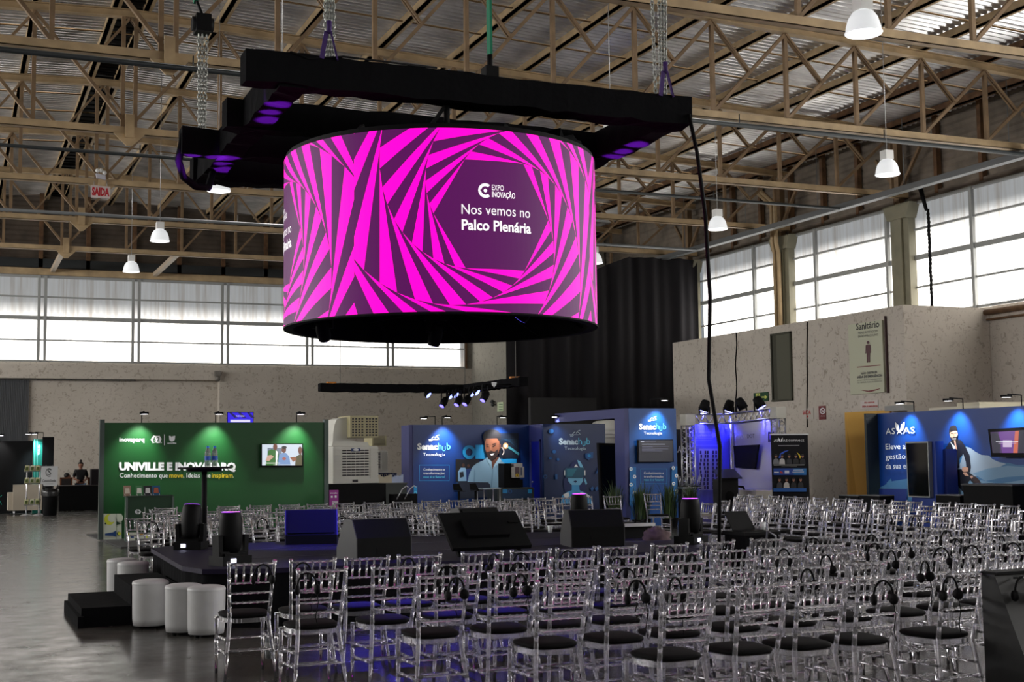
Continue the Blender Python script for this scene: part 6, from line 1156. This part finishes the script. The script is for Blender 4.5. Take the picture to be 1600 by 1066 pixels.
# ------------------------------------------------------------------ far left corner
FY = 47.0
q0 = atY(-25, 790, FY); q1 = atY(84, 683, FY)
t = thing('exhibition_wall', 'black booth wall at the far left with a teal-lit corner', 'booth wall', ((q0.x+q1.x)/2, FY, 0)); b = MB(); xk = atY(52, 700, FY).x; xm = atY(66, 700, FY).x; b.box((q0.x, FY+.3, 0), (xk, FY+.4, q1.z-.12)); b.box((xm, FY-.2, 0), (q1.x, FY, q1.z)); b.build('panel', M_BLACK, t); b = MB(); b.box((xk, FY-.05, 0), (xm, FY+.05, q1.z-.08)); b.build('teal_panel', paint(20, 120, 104), t); g = Flat('Y', FY+.298); tl = paint(40, 170, 150); g.line((0, 777), (3, 774), .7, tl); g.line((0, 783), (2.6, 789), .7, tl); g.build('graphic', t); g = Flat('Y', FY-.052); pT = g.pt(62.5, 711); put_text(g.mb, 'TECNOLOGIA', pT, (0, 0, 1), (-1, 0, 0), 0, .34, .07, g.mi(W)); g.rect(53.5, 686, 54.3, 758, paint(120, 190, 180)); g.rect(58, 686, 58.8, 758, paint(120, 190, 180)); g.build('print', t)
for i, px in enumerate((58, 63)): q = atY(px, 686, FY); arm_spot('%s one of two lamps reaching left above the teal corner' % ('left', 'right')[i], (q.x+.1*i, FY, q1.z-.08), (-.75, -.66, 0), (q.x, FY-.05, 1.6), 16, (.7, .95, 1), 'lamps at the teal corner')
q = atY(1, 690, FY+.3); arm_spot('bent-arm lamp on the black wall at the left edge of the photo', (q.x, FY+.35, q1.z-.12), (0, -1, 0), (q.x, FY+.3, 1.9), 6)
SYo = 47.6; a = atY(13, 793, 48.6); M_SOFA = mat('sofa_cream', srgb(176, 166, 150), .8)
sx0 = atY(19, 790, 46.4).x; sx1 = atY(64, 790, 46.4).x; t = thing('sofa', 'cream upholstered sofa seen from behind at the far left', 'sofa', ((sx0+sx1)/2, 46.6, 0)); b = MB(); b.box((sx0, 45.9, .14), (sx1, 46.05, .98)); b.build('backrest', M_SOFA, t); b = MB(); b.box((sx0, 46.05, .14), (sx1, 46.75, .48)); b.build('seat', M_SOFA, t)
for x in (sx0, sx1-.16): b = MB(); b.box((x-.14 if x == sx0 else x, 46.0, .14), (x+.02 if x == sx0 else x+.16, 46.8, .72)); b.build('armrest', M_SOFA, t)
for x, y in ((sx0+.06, 45.98), (sx1-.06, 45.98), (sx0+.06, 46.7), (sx1-.06, 46.7)): b = MB(); b.rod((x, y, 0), (x, y, .14), .025, 6); b.build('leg', M_ALU, t)
KY = 44.9; p0 = atY(41, 797, KY); p1 = atY(61, 797, KY); t = thing('brochure_rack', 'slim metal rack with three tiers of leaflets in front of the sofa', 'rack', ((p0.x+p1.x)/2, KY, 0)); zt2 = atY(50, 727, KY).z
for x in (p0.x, p1.x): b = MB(); b.rod((x, KY, 0), (x, KY, zt2), .022, 8); b.build('post', M_ALU, t); b = MB(); b.lathe((x, KY, 0), [(.2, 0), (.19, .015), (.03, .07)], 14); b.build('foot', M_ALU, t)
lf = random.Random(3); k_ = 0
for ti, zz in enumerate((zt2-.09, zt2-.48, zt2-1.16)):
    b = MB(); b.prism([(p0.x-.1, KY-.12, zz-.11), (p1.x+.02, KY-.12, zz-.11), (p1.x+.06, KY+.05, zz+.07), (p0.x-.04, KY+.05, zz+.07)], (0, .012, -.01)); b.build('shelf', M_ALU, t)
    for i in range(3): x = p0.x-.08+.165*i; t2 = thing('leaflet', '%s leaflet from the left on the %s tier of the metal rack' % (ORD[i], ('top', 'middle', 'bottom')[ti]), 'leaflet', (x, KY-.13, zz), 'leaflets in the rack'); b = MB(); b.prism([(x, KY-.135, zz-.09), (x+.13, KY-.135, zz-.09), (x+.155, KY+.02, zz+.08), (x+.025, KY+.02, zz+.08)], (0, -.006, .004)); b.build('cover', paint(198, 196, 150) if i != 1 else paint(206, 204, 176), t2); b = MB(); b.prism([(x+.02, KY-.144, zz-.07), (x+.1, KY-.144, zz-.07), (x+.12, KY-.05, zz+.03), (x+.04, KY-.05, zz+.03)], (0, -.003, .003)); b.build('picture', paint(70, 84, 40), t2)
PY_ = 46.2; p0 = atY(63.5, 760, PY_); p1 = atY(90.5, 728.5, PY_); t = thing('easel_sign', 'white square board with a curly black monogram, behind the black bin', 'sign', ((p0.x+p1.x)/2, PY_, 0)); b = MB(); b.box((p0.x, PY_, p0.z), (p1.x, PY_+.03, p1.z)); b.build('board', paint(196, 198, 200), t); b = MB()
for x in (p0.x+.1, p1.x-.1): b.bar((x, PY_+.06, 0), ((p0.x+p1.x)/2+(x-(p0.x+p1.x)/2)*.6, PY_+.05, p1.z+.05), .03)
b.build('easel', paint(50, 50, 50), t); g = Flat('Y', PY_-.002); bk = paint(30, 30, 34); g.ringp(76.6, 738.5, 4.4, 5.2, bk, 60, 320, 20, 1.3); g.text('S', 74, 80, 742.5, 9.5, bk, 0); g.text('CassioStefe', 66, 87, 753.2, 4, bk, 0); g.line((71, 756.4), (83, 756.2), .6, paint(120, 120, 120)); g.build('print', t)
BYn = 44.6; p0 = atY(67, 797, BYn); p1 = atY(89, 797, BYn); xm = (p0.x+p1.x)/2; t = thing('waste_bin', 'black bin lined with a tied black bag before the monogram board', 'bin', (xm, BYn, 0)); b = MB(); b.lathe((xm, BYn, 0), [(.2, 0), (.215, .02), (.245, .72), (.26, .78)], 20); b.build('body', M_BLACKG, t); b = MB(); b.lathe((xm, BYn, 0), [(.27, .62), (.285, .74), (.265, .83), (.2, .85), (.1, .8)], 20); b.rod((xm-.2, BYn-.05, .82), (xm-.24, BYn-.05, 1.0), .04, 6, .012); b.rod((xm+.18, BYn-.05, .82), (xm+.22, BYn-.05, .98), .04, 6, .012); b.build('bag', mat('bin_bag', (.01, .01, .011), .3, bump=.6, bscale=12), t)
CYf = 48.2; p0 = atY(92, 797, CYf); p1 = atY(160, 797, CYf); t = thing('bar_counter', 'long black serving counter at the far left in front of two people', 'counter', ((p0.x+p1.x)/2, CYf+.3, 0)); b = MB(); b.box((p0.x, CYf, 0), (p1.x+1.5, CYf+.7, .85)); b.build('body', M_BLACK, t); b = MB(); b.box((p0.x-.03, CYf-.03, .85), (p1.x+1.5, CYf+.73, .885)); b.build('top', paint(34, 26, 22), t); xq = atY(143, 760, CYf).x; b = MB(); b.box((xq, CYf+.05, .885), (p1.x+1.5, CYf+.6, 1.42)); b.build('glass_case', paint(26, 20, 24, rough=20), t); b = MB(); b.box((xq, CYf+.03, 1.42), (p1.x+1.5, CYf+.62, 1.45)); b.build('case_top', paint(96, 90, 88), t)
M_WOOD = mat('orange_wood', srgb(120, 66, 24), .45, noise=.2, nscale=9)
for i, (px0, px1, lab) in enumerate(((93.5, 113.5, 'dark chair with an orange wooden frame, left one behind the counter'), (137, 144, 'orange wooden chair beside the standing woman'))):
    a = atY(px0, 764, CYf+1.0); c = atY(px1, 746, CYf+1.0); t = thing('wooden_chair', lab, 'chair', ((a.x+c.x)/2, CYf+1.1, 0), 'wooden chairs at the counter'); 
    for x in (a.x, c.x-.05): b = MB(); b.box((x, CYf+1.0, 0), (x+.05, CYf+1.06, c.z)); b.build('leg', M_WOOD, t); b = MB(); b.box((x, CYf+1.45, 0), (x+.05, CYf+1.5, .5)); b.build('leg', M_WOOD, t)
    b = MB(); b.box((a.x+.05, CYf+1.01, .62), (c.x-.05, CYf+1.05, c.z-.05)); b.build('backrest', paint(26, 18, 16), t); b = MB(); b.box((a.x, CYf+1.0, c.z-.05), (c.x, CYf+1.06, c.z)); b.build('top_rail', M_WOOD, t); b = MB(); b.box((a.x, CYf+1.0, .46), (c.x, CYf+1.5, .54)); b.build('seat', paint(26, 18, 16), t)
b = MB(); a = atY(-20, 700, YB+.3); c = atY(46, 588, YB+.3); nn_ = 46
for k in range(nn_): xx = a.x+(c.x-a.x)*k/nn_; xw = (c.x-a.x)/nn_; b.add([(xx, YB+.40, 0), (xx+xw*.5, YB+.32, 0), (xx+xw, YB+.40, 0), (xx, YB+.40, c.z), (xx+xw*.5, YB+.32, c.z), (xx+xw, YB+.40, c.z)], [(0, 1, 4, 3), (1, 2, 5, 4)])
gd = b.build('door_2', mat('gate_steel', srgb(150, 152, 156), .5), kind='structure'); b = MB(); q = atY(212, 590, YB+.2); zr = atY(100, 594, YB+.2).z; b.box((a.x, YB+.2, zr), (q.x, YB+.3, zr+.12))
for k in range(9): xx = q.x-(q.x-a.x)*k/9; b.box((xx-.06, YB+.2, zr), (xx, YB+.42, zr+.45))
b.build('door_rail', paint(92, 90, 86), gd, kind='structure')
q = atY(340, 584, YB-.15); b = MB(); b.cbox(q, (.25, .25, .2)); b.rod(q+Vector((0, 0, -.1)), q+Vector((0, -.05, -.3)), .1, 10); tag(b.build('security_lamp', paint(110, 106, 100), off=tuple(q)), 'small grey lamp under the end of the concrete lintel on the back wall', 'lamp')
# ------------------------------------------------------------------ stage desk, bags, near right stand
t = thing('mixing_desk', 'low desk with keyboards and audio gear on the right of the stage', 'desk', (8.25, 15.9, ST)); b = MB(); b.box((7.8, 15.55, ST), (8.68, 16.15, ST+.16)); b.build('case', M_BLACK, t); b = MB(); b.box((7.77, 15.5, ST+.16), (8.7, 15.56, ST+.2)); b.build('front_rail', M_ALU, t); b = MB(); b.box((7.85, 15.6, ST+.16), (8.25, 15.95, ST+.22)); b.box((8.3, 15.65, ST+.16), (8.65, 16.0, ST+.2)); b.build('keyboard', M_BLACKG, t); b = MB()
for k, c_ in enumerate(((.1, .2, 1), (1, .8, .3))): b.ball((7.95+.16*k, 15.6, ST+.235), .012, 8, 5)
b.build('indicator_lights', glow('indicator', (.3, .35, 1), 5), t); b = MB(); b.rod((8.5, 15.7, ST+.2), (8.51, 15.65, ST+.34), .012, 6); b.build('microphone', M_BLACK, t)
t = thing('bundled_cloth', 'crumpled pinkish cloth lying at the right end of the stage desk', 'cloth', (8.52, 15.15, ST)); b = MB(); cr = random.Random(9); nu, nv = 16, 8; b.smooth = True; vs = []
for i in range(nv+1):
    for k in range(nu): th = PI/2*i/nv; r = .15*(1+cr.uniform(-.16, .16)); vs.append((8.52+r*1.3*math.cos(2*PI*k/nu)*math.cos(th), 15.15+r*math.sin(2*PI*k/nu)*math.cos(th), ST+r*1.05*math.sin(th)))
b.add(vs, [(i*nu+k, i*nu+(k+1) % nu, (i+1)*nu+(k+1) % nu, (i+1)*nu+k) for i in range(nv) for k in range(nu)]); b.build('cloth', mat('pink_cloth', srgb(84, 66, 66), .9, noise=.3, nscale=12), t)
t = thing('tech_table', 'small black side table beside the right end of the stage', 'table', (9.05, 13.8, 0)); b = MB(); b.box((8.83, 13.55, .72), (9.35, 14.05, .76)); b.build('table_top', M_BLACK, t); b = MB(); b.box((8.85, 13.57, 0), (9.33, 14.03, .72)); b.build('skirt', M_CLOTH, t)
t = thing('laptop', 'open black laptop on the small side table by the cable', 'laptop', (9.05, 13.8, .76)); b = MB(); b.prism([(8.86, 13.85, .77), (9.19, 13.85, .77), (9.12, 13.95, 1.0), (8.8, 13.95, 1.0)], (0, .015, 0)); b.build('lid', M_BLACKG, t); b = MB(); b.box((8.86, 13.65, .76), (9.19, 13.86, .775)); b.build('keyboard', M_BLACKG, t)
for (x, y, z, lab) in ((9.26, 13.8, .76, 'white paper cup beside the black laptop'), (8.0, 17.35, ST, 'white paper cup standing on the far edge of the stage')): t = thing('paper_cup', lab, 'cup', (x, y, z), 'white paper cups'); b = MB(); b._lathe(Vector((x, y, z)), [(.001, .002), (.026, .002), (.037, .1), (.035, .1), (.025, .006)], 18, Vector((0, 0, 1)), False); b.build('body', W, t); b = MB(); b.rings([(x+.037*math.cos(2*PI*k/14), y+.037*math.sin(2*PI*k/14), z+.1) for k in range(14)], .003, 5, closed=True); b.build('rim', W, t)
t = thing('backpack', 'dark bag with pale straps hung on a chair at the aisle', 'bag', (7.62, 11.05, .3)); b = MB(); b.ball((7.5, 11.2, .62), .2, 14, 10, (.75, .55, 1.25)); b.build('body', mat('bag_fabric', (.02, .02, .026), .8, bump=.4, bscale=20), t); b = MB(); b.rings([(7.45, 11.05, .82), (7.42, 10.98, .95), (7.5, 10.96, .9), (7.56, 11.03, .6)], .012, 6); b.build('strap', paint(120, 118, 130), t)
CXL = 6.37; P = [atX(1533, 895, CXL), atX(1553, 895, CXL)]; zt3 = P[0].z; yF, yN = P[0].y, P[1].y
t = thing('headset_stand', 'black slant-fronted stand full of headsets at the right edge, nearest the camera', 'stand', (6.8, yN, 0)); b = MB(); b.prism([(CXL, yF, 0), (CXL, yF, zt3), (CXL, yN, zt3), (CXL, yN-.42, 0)], (1.0, 0, 0)); b.build('body', mat('stand_black', (.012, .012, .012), .6), t)
b = MB(); b.box((CXL-.005, yN-.02, zt3-.005), (CXL+1.0, yF, zt3+.012)); b.build('top', M_BLACK, t)
for i in range(5):
    x = CXL+.14+.15*i; y = yN-.06; z = zt3-.16; t2 = copy_tree(protoH); t2.location = (x, y-.05, z+.03); t2.rotation_euler = (0, 0, .2*(i % 2)); t2['label'] = 'black headset hanging on the slanted stand at the right edge, %s from the left' % ORD[i]; t2['group'] = 'headsets on the slanted stand'
    b = MB(); b.rod((x, yN-.03, z+.13), (x, yN-.15, z+.14), .008, 5); b.build('hook', M_ALU, t)
# ------------------------------------------------------------------ people behind the far left counter
M_SKIN = mat('skin', srgb(150, 104, 84), .55); M_HAIR = mat('dark_hair', (.012, .009, .008), .6)
def skin_obj(name, verts, edges, radii, m, parent, root=0, sub=2):
    me = bpy.data.meshes.new(name); L = parent.location; me.from_pydata([tuple(Vector(v)-L) for v in verts], edges, []); o = bpy.data.objects.new(name, me); COL.objects.link(o); o.parent = parent
    md = o.modifiers.new('skin', 'SKIN'); md.use_smooth_shade = True
    for i, r in enumerate(radii): sv = me.skin_vertices[0].data[i]; sv.radius = (r, r) if not hasattr(r, '__len__') else r; sv.use_root = (i == root)
    s2 = o.modifiers.new('sub', 'SUBSURF'); s2.levels = s2.render_levels = sub; me.materials.append(m); return o
def person(label, x, y, zs=0, h=1.66, seated=False, top=(.01, .01, .012), legs=(.10, .16, .26), bun=True, turn=0.0):
    """upright or seated figure facing -y; arms bent forward as if handling something on the counter"""
    t = thing('person', label, 'person', (x, y, 0)); k = h/1.7; c, s = math.cos(turn), math.sin(turn)
    dz = -.42*k if seated else 0
    def W_(px, py, pz): return (x+(px*c-py*s)*k, y+(px*s+py*c)*k, pz*k+dz+zs)
    V, Ed, Rr = [], [], []
    def v(p, r, fr=None): V.append(W_(*p)); Rr.append(r*k if not hasattr(r, '__len__') else (r[0]*k, r[1]*k)); i = len(V)-1; (Ed.append((fr, i)) if fr is not None else None); return i
    pel = v((0, 0, .93), .125); wa = v((0, 0, 1.1), .115, pel); ch = v((0, 0, 1.3), .135, wa); nb = v((0, 0, 1.43), .07, ch); nk = v((0, -.01, 1.5), .052, nb); hd = v((0, -.03, 1.58), .085, nk); tp = v((0, -.02, 1.66), .075, hd); nose = v((0, -.125, 1.585), .014, hd)
    for sx in (-1, 1):
        v((sx*.088, -.02, 1.59), .014, hd)                              # ear
        sh = v((sx*.17, 0, 1.39), .055, ch); el = v((sx*.24, .02, 1.12), .042, sh); wr = v((sx*.13, -.24, 1.06), .028, el); pa = v((sx*.105, -.31, 1.05), .034, wr)
        for f, (dx, ln) in enumerate(((-.03, .07), (-.01, .085), (.01, .08), (.03, .065))): m1 = v((sx*.105+dx*.8, -.345, 1.05), .0095, pa); m2 = v((sx*.105+dx, -.345-ln*.6, 1.035), .009, m1); v((sx*.105+dx, -.345-ln, 1.01), .008, m2)
        th = v((sx*.105-sx*.045, -.3, 1.05), .01, pa); v((sx*.105-sx*.06, -.34, 1.04), .009, th)
        if seated: hp = v((sx*.1, -.02, .88), .085, pel); kn = v((sx*.12, -.42, .88), .06, hp); an = v((sx*.12, -.42, .5), .04, kn); v((sx*.12, -.55, .45), .035, an)
        else: hp = v((sx*.1, 0, .85), .09, pel); kn = v((sx*.1, -.01, .48), .06, hp); an = v((sx*.1, .02, .08), .04, kn); v((sx*.1, -.13, .04), .035, an)
    skin_obj('body', V, Ed, Rr, M_SKIN, t)
    def cloth(name, pts, edges, rad, colr): skin_obj(name, [W_(*p) for p in pts], edges, [r*k for r in rad], mat('cloth_%d' % (int(colr[0]*999)+int(colr[2]*77)), colr, .85), t)
    P_ = [(0, 0, .93), (0, 0, 1.1), (0, 0, 1.31), (0, 0, 1.43)]; E2 = [(0, 1), (1, 2), (2, 3)]; R2 = [.15, .14, .155, .085]
    for sx in (-1, 1): i = len(P_); P_ += [(sx*.175, 0, 1.39), (sx*.235, .015, 1.16)]; E2 += [(2, i), (i, i+1)]; R2 += [.075, .062]
    cloth('shirt', P_, E2, R2, top)
    P_ = [(0, 0, .95)]; E2 = []; R2 = [.145]
    for sx in (-1, 1):
        i = len(P_); P_ += [(sx*.1, -.02, .88), (sx*.12, -.42, .88), (sx*.12, -.42, .55)] if seated else [(sx*.1, 0, .85), (sx*.1, -.01, .48), (sx*.1, .02, .12)]; E2 += [(0, i), (i, i+1), (i+1, i+2)]; R2 += [.105, .078, .062]
    cloth('trousers', P_, E2, R2, legs)
    b = MB(); q = Vector(W_(0, .012, 1.625)); b.ball(q, .105*k, 14, 10, (.95, .95, .95)); 
    if bun: b.ball(Vector(W_(0, .02, 1.75)), .05*k, 10, 8)
    b.build('hair', M_HAIR, t); b = MB()
    for sx in (-1, 1): b.ball(Vector(W_(sx*.033, -.112, 1.6)), .011*k, 8, 6)
    b.build('eyes', M_BLACK, t); b = MB(); b.bar(W_(-.024, -.112, 1.535), W_(.024, -.112, 1.535), .008, .008); b.build('mouth', paint(120, 60, 56), t); return t
q = atY(125.5, 760, CYf+1.3); person('woman in a black top and jeans with her hair up, standing behind the counter', q.x, CYf+1.25, 0, 1.68)
q = atY(99, 760, CYf+1.32); person('person in a dark top sitting at the left behind the counter, looking right', q.x+.12, CYf+1.32, 0.0, 1.72, True, (.014, .012, .014), (.03, .03, .04), False, 1.7)
